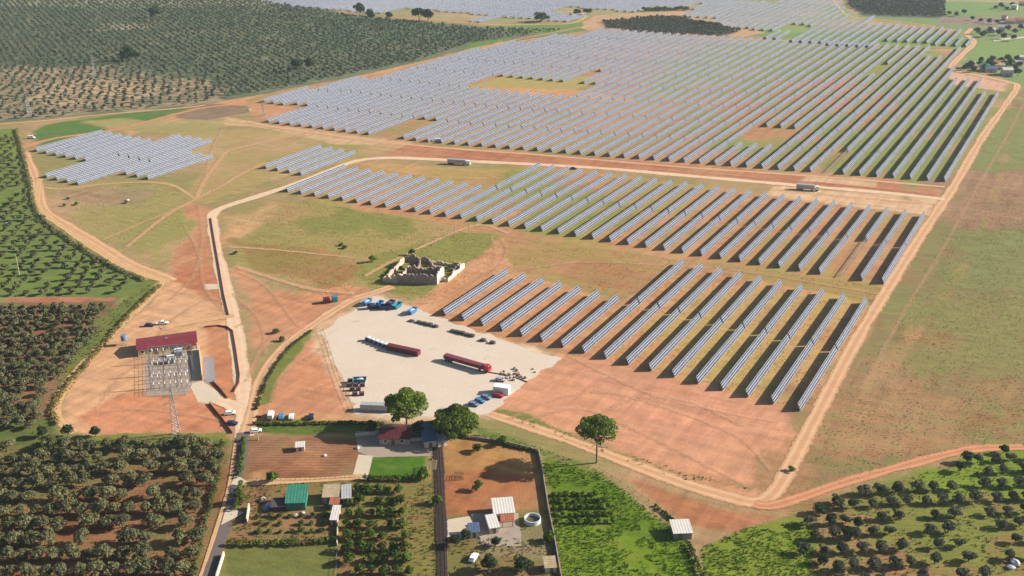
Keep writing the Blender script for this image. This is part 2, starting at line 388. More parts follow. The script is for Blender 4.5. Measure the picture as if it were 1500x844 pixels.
# upper array ground
zone([(372,178),(540,200),(626,210),(1392,268),(1492,128),(1420,100),(1398,100),(1425,62),(1180,60),(880,42),(730,64),(560,108),(430,128),(362,146)], (198,150,110), (150,146,84), .4, 2, 5)
zone([(1000,60),(1425,62),(1398,100),(1492,128),(1392,266),(1080,240),(980,150)], (198,156,110), (140,146,78), .62, 60, 70)
zone([(1040,150),(1250,110),(1300,160),(1180,200),(1060,190)], (204,142,102), (154,148,84), .45, 50, 60)
zone([(683,126),(760,105),(862,112),(878,120),(842,131),(936,146),(930,153),(800,141),(690,131)], (206,160,112), (178,160,96), .72, 3, 6)
zone([(690,128),(840,130),(936,146),(930,153),(800,142),(690,134)], (222,166,118), (185,160,100), .25, 2, 4)
zone([(1392,106),(1476,122),(1470,134),(1400,124)], (232,182,150), (190,160,110), .1, 2, 4)
zone([(366,152),(430,158),(430,172),(370,172)], (214,158,116), (170,140,95), .2, 2, 4)
# far fields
zone([(980,-40),(2000,-40),(2000,140),(1492,128),(1430,95),(1400,96),(1430,60),(1415,44),(1240,24),(1200,-20)], (172,160,118), (124,146,86), .7, 3, 10)
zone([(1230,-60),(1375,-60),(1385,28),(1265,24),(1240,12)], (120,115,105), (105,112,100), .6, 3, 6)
zone([(1380,8),(1500,6),(1500,16),(1380,20)], (150,150,100), (118,150,88), .9, 4, 8)
zone([(1375,24),(1500,26),(1500,42),(1378,36)], (152,138,122), (120,128,105), .35, 4, 8)
zone([(1380,-20),(1500,-20),(1500,4),(1380,2)], (190,170,130), (150,160,105), .5, 4, 8)
zone([(1440,60),(1500,56),(1500,84),(1410,86)], (160,150,95), (128,152,84), .9, 3, 6)
zone([(400,-80),(1220,-80),(1260,26),(1420,62),(1180,58),(1050,38),(880,20),(850,28),(720,36),(600,22),(520,16),(400,4)], (196,168,132), (150,152,100), .5, 2, 5)
zone([(1000,40),(1420,52),(1425,70),(1180,60),(1050,48)], (170,150,105), (122,148,78), .75, 3, 8)
zone([(870,22),(1000,16),(1080,36),(1120,48),(1090,54),(880,44),(850,40)], (214,172,132), (150,145,95), .3, 2, 4)
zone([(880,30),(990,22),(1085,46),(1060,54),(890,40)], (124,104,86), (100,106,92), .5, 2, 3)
zone([(1140,40),(1190,40),(1185,48),(1140,48)], (160,160,95), (140,160,84), .9, 2, 4)
zone([(1210,4),(1248,20),(1240,24),(1205,16)], (160,160,95), (135,155,84), .9, 2, 4)
# right field
zone([(1494,130),(1760,0),(2400,0),(2400,660),(1420,658),(1330,682),(1150,737),(1128,722),(1204,600),(1394,284)], (172,134,94), (134,128,80), .56, 3, 8, .06)
zone([(1496,135),(1700,80),(1800,240),(1500,250),(1420,262)], (150,140,90), (132,138,82), .75, 6, 22, .05)
zone([(1400,255),(1700,240),(1700,330),(1430,338),(1376,318)], (172,134,102), (140,124,88), .35, 8, 28, .1)
zone([(1385,345),(1700,320),(1700,420),(1400,420)], (160,134,88), (132,134,82), .64, 8, 30, .1)
zone([(1330,440),(1700,430),(1700,570),(1350,560),(1280,520)], (166,134,88), (138,134,82), .6, 8, 34, .1)
zone([(1200,615),(1300,545),(1420,580),(1420,650),(1330,680),(1152,733),(1135,720)], (186,142,100), (150,134,86), .45, 16, 50, .1)
zone([(1420,560),(1700,560),(1700,640),(1430,640)], (176,136,92), (136,132,80), .5, 6, 20, .2)
zone([(1262,560),(1400,410),(1450,300),(1480,180),(1496,135),(1496,160),(1470,260),(1420,390),(1330,520),(1250,600)], (196,152,108), (132,134,76), .55, 2, 8)
# bottom right
zone([(690,622),(860,680),(884,696),(792,668),(700,640)], (160,135,80), (104,124,56), .8, 1.5, 4)
zone([(722,600),(760,604),(850,638),(1000,690),(1110,712),(1100,722),(1000,700),(850,650),(740,614)], (190,145,95), (128,130,68), .62, 1.5, 4)
zone([(880,680),(1090,745),(1135,758),(1090,786),(1012,780),(955,742),(900,700)], (192,130,92), (150,126,76), .28, 2, 6)
zone([(792,664),(860,690),(880,692),(955,748),(1012,786),(1034,900),(822,900),(805,760)], (130,120,62), (98,126,30), .92, 1.5, 4)
zone([(820,780),(1000,780),(1034,900),(830,900)], (140,130,62), (112,138,34), .9, 6, 14)
zone([(1024,800),(1090,770),(1190,756),(1230,800),(1200,900),(1034,900)], (150,140,72), (126,140,46), .88, 2, 5)
zone([(1150,745),(1240,716),(1340,690),(1425,664),(1900,655),(1900,900),(1180,900),(1200,780)], (178,136,92), (126,132,60), .5, 2, 6, .4)
zone([(1330,690),(1425,664),(1560,660),(1560,720),(1380,730)], (150,140,66), (124,144,48), .85, 4, 10)
# gardens
zone([(345,640),(640,640),(790,662),(825,900),(296,900)], (166,120,84), (122,116,66), .52, 1.5, 3)
zone([(645,642),(700,640),(784,662),(802,742),(652,752)], (196,146,90), (160,130,76), .15, 1.5, 3)
zone([(650,690),(720,684),(800,706),(802,745),(652,752)], (186,122,80), (150,122,70), .15, 3, 8)
zone([(365,642),(527,642),(516,702),(362,706)], (164,112,80), (128,118,68), .32, 1, 3, .4)
zone([(368,690),(400,686),(402,702),(366,706)], (205,155,110), (150,130,80), .05, 1, 2, 0)
zone([(440,660),(480,658),(470,690),(430,690)], (190,130,88), (150,120,70), .05, 2, 4, .5)
zone([(540,670),(628,668),(624,701),(535,703)], (84,110,42), (76,116,34), 1.0, .8, 1.2)
zone([(626,660),(642,660),(642,700),(622,702)], (190,165,85), (160,140,75), .5, .8, 1)
zone([(336,800),(490,802),(490,900),(306,900)], (150,130,75), (112,118,62), .8, 1.2, 2)
zone([(500,705),(638,705),(640,844),(496,844)], (170,126,86), (128,120,64), .5, 1, 3, .3)
zone([(700,770),(800,770),(806,812),(700,812)], (160,140,105), (130,128,84), .4, 2, 5)
ground_me = np_mesh('ground', np.c_[gx, gy, np.zeros(NG)],
    (lambda n: np.c_[n[:-1, :-1].ravel(), n[:-1, 1:].ravel(), n[1:, 1:].ravel(), n[1:, :-1].ravel()])(np.arange(NG).reshape(GX.shape)),
    None, {'soil': ('POINT', 'FLOAT_COLOR', np.c_[soil, np.ones(NG)]), 'grass': ('POINT', 'FLOAT_COLOR', np.c_[grass, np.ones(NG)]),
           'cover': ('POINT', 'FLOAT', np.clip(cover + wob2 * 0.5, 0, 1)), 'till': ('POINT', 'FLOAT', till)})
t = NT('ground_earth_and_grass'); P = t.pos()
n_big, n_mid, n_fine = t.noise(0.028, 4, P, .6), t.noise(0.16, 5, P, .6), t.noise(1.1, 4, P, .65)
mp = t.n('ShaderNodeMapping', vector_type='TEXTURE'); mp.inputs['Scale'].default_value = (9, 3.3, 1); mp.inputs['Rotation'].default_value = (0, 0, R(-12)); t.l(P, mp.inputs[0])
n_str = t.noise(1.0, 4, mp.outputs[0], .6)
def streak(rot, sx_, sy_, det=3):
    m_ = t.n('ShaderNodeMapping', vector_type='TEXTURE'); m_.inputs['Scale'].default_value = (1 / sx_, 1 / sy_, 1); m_.inputs['Rotation'].default_value = (0, 0, R(rot)); t.l(P, m_.inputs[0])
    return t.noise(1.0, det, m_.outputs[0], .6)
n_sc1, n_sc2, n_sc3 = streak(58, .022, .26), streak(-24, .016, .22), streak(-14, .1, .4)
n_tiny = t.noise(3.2, 3, P, .7)
nz = t.math('ADD', t.math('ADD', t.math('MULTIPLY', t.ramp(n_mid, .25, .75), .34), t.math('MULTIPLY', t.ramp(n_fine, .25, .75), .3)),
            t.math('ADD', t.math('MULTIPLY', t.ramp(n_big, .3, .7), .2), t.math('MULTIPLY', t.ramp(n_str, .28, .72), .16)))
fac = t.ramp(t.math('ADD', nz, t.math('SUBTRACT', t.attr('cover').outputs['Fac'], 1.0)), -0.10, 0.10)
wv = t.n('ShaderNodeTexWave', wave_type='BANDS', bands_direction='Y'); wv.inputs['Scale'].default_value = 0.19; wv.inputs['Distortion'].default_value = 4.5
wv.inputs['Detail'].default_value = 2; wv.inputs['Detail Scale'].default_value = 0.6; t.l(P, wv.inputs['Vector'])
tl = t.attr('till').outputs['Fac']
so = t.scale_col(t.attr('soil').outputs['Color'], t.math('MULTIPLY', t.math('MULTIPLY', t.ramp(n_mid, .25, .75, .78, 1.16), t.ramp(n_fine, .2, .8, .78, 1.17)), t.math('MULTIPLY', t.math('MULTIPLY', t.ramp(n_sc1, .3, .62, .83, 1.08), t.ramp(n_sc2, .34, .66, .84, 1.08)), t.ramp(n_tiny, .2, .8, .86, 1.12))))
so = t.mix(t.ramp(n_big, .4, .7, 0, .35), so, t.scale_col(t.mix(.5, so, (.50, .36, .24)), 1.0))
so = t.scale_col(so, t.math('ADD', 1.0, t.math('MULTIPLY', tl, t.ramp(wv.outputs['Fac'], 0, 1, -.36, .16))))
gr = t.scale_col(t.attr('grass').outputs['Color'], t.math('MULTIPLY', t.math('MULTIPLY', t.ramp(n_fine, .2, .8, .78, 1.34), t.ramp(n_tiny, .2, .8, .84, 1.26)), t.math('MULTIPLY', t.ramp(n_str, .25, .75, .84, 1.13), t.ramp(n_sc3, .3, .7, .85, 1.12))))
gr = t.mix(t.ramp(n_mid, .45, .75, 0, .4), gr, t.mix(.55, gr, A(178, 158, 92)))
colr = t.mix(fac, so, gr)
hgt = t.math('ADD', t.math('MULTIPLY', n_fine, .5), t.math('ADD', t.math('MULTIPLY', fac, .25), t.math('MULTIPLY', t.math('MULTIPLY', tl, wv.outputs['Fac']), 1.2)))
ground_me.materials.append(t.done(t.bsdf(colr, 0.97, 0.08, 0, hgt, 0.55, 0.35)))
tag(link(bpy.data.objects.new('ground', ground_me)), kind='structure')

# ---------------------------------------------------------------- roads, tracks, yards
def track_mat(name, col, edge=(196, 140, 100), ruts=0.5, ragged=0.5, bump=.3, most=1.0):
    t = NT(name); P = t.pos(); ac = t.attr('across').outputs['Fac']
    n1, n2 = t.noise(0.22, 5, P, .6), t.noise(1.6, 3, P)
    aa = t.math('ABSOLUTE', ac)
    rut = t.ramp(t.math('ABSOLUTE', t.math('SUBTRACT', aa, 0.45)), 0.05, 0.28, 1.0, 0.0)
    f = t.math('MULTIPLY', t.ramp(n1, .25, .75, .87, 1.1), t.ramp(n2, .2, .8, .92, 1.07))
    c = t.scale_col(t.mix(t.math('MULTIPLY', rut, ruts), A(*edge), A(*col)) if ruts < 1 else A(*col), f)
    sh = t.bsdf(c, .95, .1, 0, n2, bump, .15)
    if ragged:
        vis = t.ramp(t.math('ADD', t.math('SUBTRACT', 1.0, aa), t.math('MULTIPLY', t.math('SUBTRACT', t.noise(0.5, 4, P, .65), .5), ragged * 2.2)), 0.02, 0.2 if most == 1 else (.55 if most > .6 else .9), 0, most)
        mx = t.n('ShaderNodeMixShader'); t.l(vis, mx.inputs[0]); tr = t.n('ShaderNodeBsdfTransparent'); t.l(tr.outputs[0], mx.inputs[1]); t.l(sh, mx.inputs[2]); sh = mx.outputs[0]
    return t.done(sh)
M['dirt'] = track_mat('beaten_earth', (242, 205, 164), (222, 170, 128), .7, .45)
M['red_dirt'] = track_mat('red_beaten_earth', (232, 172, 134), (212, 146, 106), .8, .45)
M['faint'] = track_mat('faint_wheel_tracks', (232, 192, 146), (205, 160, 112), .8, .8)
M['tyre_marks'] = track_mat('pale_tyre_marks', (236, 186, 146), (236, 186, 146), 1, 1.6, .1, .4)
M['soft_track'] = track_mat('trodden_earth', (238, 196, 152), (222, 176, 132), .5, 1.0, .2, .85)
M['gravel_road'] = track_mat('pale_gravel', (250, 222, 192), (242, 206, 170), .6, .25)
M['asphalt'] = track_mat('worn_asphalt', (118, 108, 108), (126, 116, 112), .4, .12)
M['dark_lane'] = track_mat('shade_dark_asphalt', (66, 56, 54), (74, 62, 58), .4, .2)  # fence shadow along the service lane is put into the asphalt colour
M['sandy'] = track_mat('sandy_lane', (238, 196, 150), (226, 180, 132), .6, .3)
ZL = [0.03]
def ribbon(name, pts, width, mat, world=False, w2=None, smooth=True, kind='structure'):
    ZL[0] += 0.004
    P = catmull(pts if world else GP(pts)) if smooth else np.array(GP(pts))
    T = np.gradient(P, axis=0); T /= np.linalg.norm(T, axis=1)[:, None] + 1e-9; N = np.c_[-T[:, 1], T[:, 0]]
    L = np.concatenate([[0], np.cumsum(np.linalg.norm(np.diff(P, axis=0), axis=1))])
    wd = 1.12 * np.linspace(width, w2 or width, len(P)) / 2 * (0.72 + 0.56 * fbm(L / 14, L * 0 + len(name), 5, 3))
    ac = np.array([-1, -.6, -.2, .2, .6, 1.0])
    V = np.concatenate([np.c_[P + N * (wd * a)[:, None], np.full(len(P), ZL[0])] for a in ac]); n = len(P)
    I = np.arange(len(V)).reshape(6, n)
    F = np.c_[I[:-1, :-1].ravel(), I[:-1, 1:].ravel(), I[1:, 1:].ravel(), I[1:, :-1].ravel()][:, ::-1]
    me = np_mesh(name, V, F, mat, {'across': ('POINT', 'FLOAT', np.repeat(ac, n))})
    if me.polygons and me.polygons[0].normal.z < 0: me.flip_normals()
    return tag(link(bpy.data.objects.new(name, me)), kind=kind)
def patch(name, pts, mat, z=None, jit=0.5, step=2.0, world=False):
    if z is None: ZL[0] += 0.004; z = ZL[0]
    P = pts if world else GP(pts); out = []
    for i in range(len(P)):
        a, b = np.array(P[i]), np.array(P[(i + 1) % len(P)]); n = max(1, int(np.linalg.norm(b - a) / step))
        for k in range(n):
            q = a + (b - a) * k / n
            out.append((q[0] + jit * (fbm(np.array([q[0] / 5]), np.array([q[1] / 5]), 21)[0] - .5) * 2, q[1] + jit * (fbm(np.array([q[0] / 5]), np.array([q[1] / 5]), 42)[0] - .5) * 2))
    tr = tessellate_polygon([[Vector((x, y, 0)) for x, y in out]])
    me = bpy.data.meshes.new(name); me.from_pydata([(x, y, z) for x, y in out], [], [tuple(f) for f in tr]); me.update()
    if me.polygons[0].normal.z < 0: me.flip_normals()
    me.materials.append(mat)
    return tag(link(bpy.data.objects.new(name, me)), kind='structure')
def ground_mat(name, col, col2, scale=.12, bump=.3):
    t = NT(name); P = t.pos(); n1, n2, n3 = t.noise(scale, 5, P, .62), t.noise(1.4, 4, P, .6), t.noise(scale * .25, 3, P)
    m_ = t.n('ShaderNodeMapping', vector_type='TEXTURE'); m_.inputs['Scale'].default_value = (30, 1.4, 1); m_.inputs['Rotation'].default_value = (0, 0, R(-32)); t.l(P, m_.inputs[0]); n4 = t.noise(1.0, 3, m_.outputs[0])
    f = t.math('ADD', t.math('MULTIPLY', t.ramp(n1, .3, .7), .45), t.math('ADD', t.math('MULTIPLY', t.ramp(n3, .35, .65), .3), t.math('MULTIPLY', t.ramp(n4, .35, .65), .25)))
    st = t.ramp(t.noise(.16, 4, P, .7), .60, .72, 0, .3); n5 = t.noise(5.0, 2, P)
    c = t.mix(st, t.mix(f, A(*col), A(*col2)), A(*[q * .72 for q in col2]))
    return t.done(t.bsdf(t.scale_col(c, t.math('MULTIPLY', t.ramp(n2, .2, .8, .87, 1.1), t.ramp(n5, .2, .8, .9, 1.08))), .95, .1, 0, n2, bump, .1))
M['yard'] = ground_mat('compacted_pale_gravel', (240, 224, 206), (230, 210, 190), .09)
M['stone_gravel'] = ground_mat('grey_gravel', (196, 178, 160), (172, 156, 142), .3)
M['slab'] = ground_mat('bluish_grey_slab', (172, 168, 172), (160, 156, 160), .2, .1)
M['pale_slab'] = ground_mat('pale_concrete_slab', (236, 220, 196), (222, 204, 178), .2, .1)
patch('gravel_yard', [(468,488),(520,452),(545,431),(600,448),(640,464),(720,492),(800,520),(822,525),(790,545),(740,588),(715,606),(640,612),(524,606),(505,565),(488,525)], M['yard'], jit=2.6, step=1.0)
patch('substation_gravel', [(212,520),(284,513),(286,560),(272,578),(214,580)], M['stone_gravel'])
patch('concrete_apron', [(277,563),(297,558),(330,582),(314,592),(290,590)], M['pale_slab'], jit=.1)
patch('parking_slab', [(297,523),(312,523),(316,560),(300,562)], M['slab'], jit=.1)
patch('paved_strip', [(280,511),(291,511),(296,557),(281,558)], M['pale_slab'], jit=.1)
patch('house_terrace', [(522,632),(640,632),(641,668),(545,670),(524,662)], M['stone_gravel'], jit=.3)
patch('garden_path', [(525,666),(546,668),(538,703),(515,703)], M['pale_slab'], jit=.2)
patch('concrete_yard', [(652,762),(690,756),(700,762),(697,786),(654,787)], M['pale_slab'], jit=.3)
patch('stone_terrace', [(690,752),(760,752),(765,800),(705,800)], M['stone_gravel'], jit=.6)
patch('bare_slab', [(300,416),(318,416),(320,424),(298,425)], M['pale_slab'], jit=.6)
for nm, pts, wd, mt, w2 in [
    ('perimeter_track', [(1424,42),(1416,50),(1427,62),(1412,78),(1394,97),(1402,104),(1440,112),(1476,120),(1490,127),(1470,158),(1440,200),(1404,262),(1385,292),(1345,352),(1300,424),(1255,498),(1205,592),(1155,688),(1132,724),(1108,736),(1075,730),(1000,708),(900,670),(820,640),(760,620),(716,606)], 6.5, 'dirt', 6.0),
    ('main_site_road', [(1384,292),(1330,286),(1280,281),(1160,271),(1000,257),(860,245),(700,237),(600,232),(555,232),(522,236),(490,247),(440,267),(380,287),(330,303),(312,314),(312,330),(318,370),(330,420),(342,470),(350,520),(357,580),(358,640)], 6.2, 'gravel_road', 6.5),
    ('yard_access_track', [(575,420),(545,430),(515,440),(470,468),(420,505),(390,540),(376,575),(368,612),(360,636)], 5.0, 'dirt', 5.0),
    ('west_track', [(36,222),(46,245),(56,275),(64,306),(98,330),(140,355),(190,386),(240,406),(252,412)], 6.0, 'dirt', 7.0),
    ('outer_west_track', [(58,262),(56,300),(72,318),(120,352),(180,390),(228,408),(238,414),(205,450),(150,505),(106,552),(86,585),(84,612),(110,634)], 4.0, 'sandy', 4.0),
    ('north_west_track', [(66,275),(95,277),(150,270),(210,267),(250,271),(275,284),(287,293)], 3.0, 'faint', 3.0),
    ('crossing_track', [(186,362),(215,338),(250,312),(287,292),(320,275),(360,252),(390,238)], 4.0, 'soft_track', 4.0),
    ('far_west_track', [(0,182),(75,176),(150,168),(270,158),(300,154)], 3.0, 'sandy', 3.0),
    ('second_west_track', [(30,218),(80,203),(170,190),(240,172),(300,158),(370,150),(430,136),(600,102),(740,62),(800,50),(850,40)], 4.5, 'red_dirt', 4.0),
    ('north_link_track', [(287,292),(300,265),(318,240),(335,222),(380,210),(470,190)], 4.0, 'soft_track', 5.0),
    ('array_front_track', [(362,178),(400,186),(470,196),(540,206),(640,216),(800,228),(1000,245),(1200,259),(1384,274)], 4.0, 'dirt', 3.5),
    ('ridge_track', [(850,40),(868,44),(900,46),(980,54),(1060,58),(1150,60),(1240,68),(1330,73),(1395,74)], 5.0, 'dirt', 4.0),
    ('hill_track', [(630,28),(720,36),(800,36),(838,34),(858,24),(840,17),(810,20)], 4.0, 'dirt', 4.0),
    ('north_east_track', [(1218,-4),(1230,12),(1246,24),(1300,30),(1370,38)], 4.0, 'sandy', 3.0),
    ('field_track', [(1500,655),(1420,659),(1330,681),(1240,706),(1170,730),(1125,742),(1105,738)], 4.5, 'red_dirt', 5.0),
    ('tractor_track', [(1262,572),(1300,500),(1340,430),(1375,375),(1400,330),(1440,260),(1480,190),(1500,150)], 2.6, 'tyre_marks', 2.6),
    ('mid_field_track', [(345,390),(400,408),(460,424),(520,430)], 4.0, 'soft_track', 4.0),
    ('ruin_track', [(535,405),(570,385),(640,352),(700,330),(745,342)], 3.0, 'soft_track', 3.0),
    ('short_field_track', [(335,362),(400,366),(460,372),(520,378)], 2.5, 'soft_track', 2.0),
    ('green_edge_track', [(150,352),(200,330),(240,314),(262,302)], 2.0, 'soft_track', 2.0),
    ('substation_road', [(236,482),(270,474),(310,468),(342,462)], 4.5, 'dirt', 4.5),
    ('substation_entry', [(315,585),(335,592),(352,600)], 6.0, 'gravel_road', 7.0),
    ('house_lane', [(348,708),(400,706),(470,703),(530,699)], 3.4, 'sandy', 3.4),
    ('service_lane', [(640,640),(643,690),(646,760),(648,844),(650,900)], 3.4, 'dark_lane', 3.4),
    ('country_lane', [(357,634),(352,665),(344,705),(333,750),(318,800),(303,850),(290,890)], 4.6, 'asphalt', 4.6),
    ('lane_verge', [(345,650),(338,700),(325,750),(309,800),(292,850)], 1.2, 'sandy', 1.2)]:
    ribbon(nm, pts, wd, M[mt], w2=w2)
for pts in ([(745,615),(800,590),(880,575),(980,600),(1080,640),(1130,690)], [(760,620),(850,600),(950,640),(1050,690),(1100,715)], [(830,520),(880,545),(960,580),(1060,605),(1140,620)], [(860,620),(930,585),(1010,590),(1090,625)],
            [(345,480),(400,450),(470,440),(520,436)], [(360,560),(390,500),(440,470),(500,445)], [(350,400),(390,420),(430,470),(440,480)], [(340,430),(380,470),(390,520)], [(140,600),(180,550),(230,520),(240,480),(300,440),(330,445)], [(120,610),(200,600),(290,610),(340,620)], [(270,330),(290,370),(300,420),(330,460)],
            [(290,300),(296,350),(285,400),(250,440)], [(390,600),(420,550),(460,520),(480,500)], [(400,605),(450,575),(490,560)], [(610,225),(800,240),(1000,252),(1200,268),(1370,284)], [(720,345),(725,380),(700,410),(650,440),(600,445)], [(735,350),(740,375),(690,430),(640,460)], [(1140,278),(1250,290),(1370,300)],
            [(460,190),(400,225),(340,260),(300,290)], [(330,180),(310,220),(300,260)], [(350,235),(420,205),(480,195)], [(300,300),(380,280),(450,255)], [(560,250),(650,262),(740,262)], [(745,400),(850,385),(980,390),(1100,400),(1290,432)]):
    ribbon('wheel_track', pts, 2.6, M['tyre_marks'])
patch('lane_junction', [(343,698),(352,700),(362,706),(348,714),(338,722),(338,712)], M['pale_slab'], jit=.3)
patch('gate_apron', [(330,748),(345,748),(358,752),(336,764),(324,770)], M['pale_slab'], jit=.3)
patch('village_street', [(1455,58),(1500,54),(1500,56),(1455,61)], M['pale_slab'], jit=.5)
# ================================================================ SOLAR TRACKERS
ROW_AZ = R(29.733); U = np.array([math.sin(ROW_AZ), math.cos(ROW_AZ)]); NN = np.array([math.cos(ROW_AZ), -math.sin(ROW_AZ)])
PITCH_M = 10.083; TILT = R(62); CHORD = 3.22; AXIS_H = 1.76; TL = 57.9; STEP = 59.0
ROT = math.atan2(U[1], U[0])                    # tracker's local +X runs up the row, local -Y faces the afternoon sun (NN)
t = NT('solar_modules'); uv = t.attr('cells'); sx = t.n('ShaderNodeSeparateXYZ'); t.l(uv.outputs['Vector'], sx.inputs[0])
def gridline(co, period, wid):
    fr = t.math('FRACT', t.math('DIVIDE', co, period)); d = t.math('ABSOLUTE', t.math('SUBTRACT', fr, .5))
    return t.math('GREATER_THAN', d, .5 - wid / period / 2)
frame = t.math('MAXIMUM', gridline(sx.outputs[0], 1.3, .12), gridline(sx.outputs[1], CHORD / 3, .21))
fa = t.noise(0.7, 2, t.pos()); cid = t.n('ShaderNodeTexWhiteNoise', noise_dimensions='2D')
fl = t.n('ShaderNodeVectorMath', operation='FLOOR'); t.l(uv.outputs['Vector'], fl.inputs[0]); t.l(fl.outputs[0], cid.inputs['Vector'])
cell = t.mix(cid.outputs['Value'], (.012, .022, .052), (.034, .049, .088))
colr = t.mix(frame, cell, (.36, .375, .41))
b = t.n('ShaderNodeBsdfPrincipled'); t.l(colr, b.inputs['Base Color']); t.l(t.mix(frame, (.38,.38,.38), (.6,.6,.6)), b.inputs['Roughness'])
b.inputs['Specular IOR Level'].default_value = .03
M['module'] = t.done(b.outputs[0])
M['module_back'] = plain('module_back', (.34, .35, .36), .6, .3)
def panel_arrays(L):
    """Corners of one tilted module table (local), with uv in metres: front face, back face, edges."""
    c, s = math.cos(TILT), math.sin(TILT); h = CHORD / 2; n = np.array([0, -s, c]) * .05
    p = lambda x, v: np.array([x, -c * v, AXIS_H - s * v])      # v: +h low edge (towards -Y), -h high edge
    front = [p(0, h) + n, p(L, h) + n, p(L, -h) + n, p(0, -h) + n]; back = [q - 2 * n for q in front]
    V = np.array(front + back); F = np.array([[0, 1, 2, 3], [7, 6, 5, 4], [0, 4, 5, 1], [1, 5, 6, 2], [2, 6, 7, 3], [3, 7, 4, 0]])
    UV = np.array([[0, 0, 0], [L, 0, 0], [L, CHORD, 0], [0, CHORD, 0]] * 2); return V, F, UV
def panel_mesh(name, L):
    V, F, UV = panel_arrays(L)
    me = np_mesh(name, V, F, None, {'cells': ('POINT', 'FLOAT_VECTOR', UV)})
    me.materials.append(M['module']); me.materials.append(M['module_back'])
    me.polygons.foreach_set('material_index', np.array([0, 1, 1, 1, 1, 1], np.int32)); return me
PANEL = panel_mesh('panel_table', TL)
tube_mb = MB().tube((0, 0, AXIS_H - .16), (TL, 0, AXIS_H - .16), .11, n=6); TUBE = tube_mb.mesh('torque_tube', M['steel'])
pm = MB().slab(-.09, .09, -.07, .07, 0, AXIS_H - .2); POST = pm.mesh('support_post', M['steel'])
dm = MB().slab(-.25, .25, -.2, .2, .9, 1.5).slab(-.05, .05, -.05, .05, 1.4, AXIS_H - .1); DRIVE = dm.mesh('drive_box', M['dark_steel'])
POST_X = [3.5, 11.8, 20.1, 28.4, 36.7, 45, 53.3]
def at_row(nv, tv): return NN * nv + U * tv
trackers = []      # (n, t, block, row, seg, half-info)
LOW_PITCH = 10.295
N_LOW, N_MID, N_UP = -237.52 - 1.0, -423.6 - 1.0, -413.9 - 1.0
low_front = [355.2 - .36 * k for k in range(17)]
for k, f in enumerate(low_front):
    trackers.append((N_LOW + k * LOW_PITCH, f, 'near', k, 0))
    if k >= 7: trackers.append((N_LOW + k * LOW_PITCH, f + STEP, 'near', k, 1))
mid_front = [460.8 + .93 * k for k in range(36)]
for k, f in enumerate(mid_front):
    if k != 33: trackers.append((N_MID + k * PITCH_M, f, 'middle', k, 0))
    if k >= 11: trackers.append((N_MID + k * PITCH_M, f + STEP, 'middle', k, 1))
for i, (nv, tv) in enumerate([(-470 + 10.1 * i, 492.5) for i in range(4)]):
    trackers.append((nv - 1.1, tv, 'short', i, 0))
UPPER = GP([(366,177),(540,202),(626,213),(1392,272),(1486,132),(1408,124),(1396,104),(1388,98),(1405,78),(1392,78),(1180,66),(880,47),(730,66),(560,112),(440,134),(372,147),(372,152),(432,158),(432,166),(372,174)])
HOLES = [GP(h) for h in ([(680,127),(760,107),(866,114),(878,121),(846,131),(932,146),(926,151),(800,140),(690,131)],
         [(526,204),(580,184),(632,176),(640,182),(590,207)], [(1064,218),(1108,194),(1166,194),(1152,216),(1100,221)], [(1108,122),(1136,118),(1142,124),(1112,130)])]
def front_t(k): return 602.5 + (2.28 * k + .006 * k * k if k >= 0 else .95 * k)
far_trackers = []
for k in range(-16, 36):
    nv = N_UP + k * PITCH_M
    for j in range(26):
        tv = front_t(k) + j * STEP; c = at_row(nv, tv + TL / 2)
        if not inside(UPPER, *c) or any(inside(h, *c) for h in HOLES): continue
        if k == 27 and j == 0: continue
        if RNG.random() < .004: continue
        trackers.append((nv, tv, 'far', k + 16, j))
for k in range(-34, -16):
    nv = N_UP + k * PITCH_M
    for j in range(0, 18):
        tv = 640 + j * STEP; c = at_row(nv, tv + TL / 2)
        if inside(UPPER, *c): trackers.append((nv, tv, 'far', k + 16, j))
LEFT = GP([(40,228),(70,214),(150,194),(195,197),(250,201),(308,212),(306,242),(240,264),(212,271),(186,262),(104,276),(56,262),(66,254),(130,238)])
def left_rows(k0, k1, ph, t0, dt, tag_):
    for k in range(k0, k1):
        for j in range(6):
            nv = N_UP + (k + ph) * PITCH_M; tv = t0 + dt * (k - k0) + j * STEP; c = at_row(nv, tv + TL / 2)
            if inside(LEFT, *c): trackers.append((nv, tv, 'left', round((nv - N_UP) / PITCH_M) + 22, j))
left_rows(-22, -16, -.4, 444, .1, 0); left_rows(-17, -13, .55, 406, 0, 0); left_rows(-13, -10, .5, 436.2, 0, 0); left_rows(-10, -7, .5, 466, 0, 0)
# far fields beyond
FARB = [GP(p) for p in ([(1008,20),(1100,-40),(1215,-40),(1222,2),(1236,22),(1250,28),(1390,40),(1404,52),(1424,62),(1404,72),(1300,67),(1190,60),(1110,50),(1050,38)],
        [(400,-60),(1150,-60),(1060,0),(1000,14),(880,16),(852,12),(812,14),(826,28),(720,30),(640,20),(520,14),(400,2)], [(805,28),(838,20),(850,26),(838,33),(812,34)])]
FHOLES = [GP(h) for h in ([(1144,40),(1186,38),(1190,48),(1146,49)], [(1060,-10),(1160,-10),(1140,5),(1070,4)], [(1085,22),(1105,20),(1090,24)])]
for k in range(-75, 90):
    for j in range(60):
        nv = N_UP + (k + .3) * PITCH_M; tv = 500 + (k % 5) * 2 + j * STEP; c = at_row(nv, tv + TL / 2)
        if any(inside(p, *c) for p in FARB) and not any(inside(h, *c) for h in FHOLES): far_trackers.append((nv, tv))
def depth(tr): c = at_row(tr[0], tr[1] + TL / 2); return math.hypot(c[0], c[1])
trackers.sort(key=lambda q: (0 if q[2] in ('near', 'middle', 'short') else 1, depth(q)))
ind, rest = trackers[:300], trackers[300:]
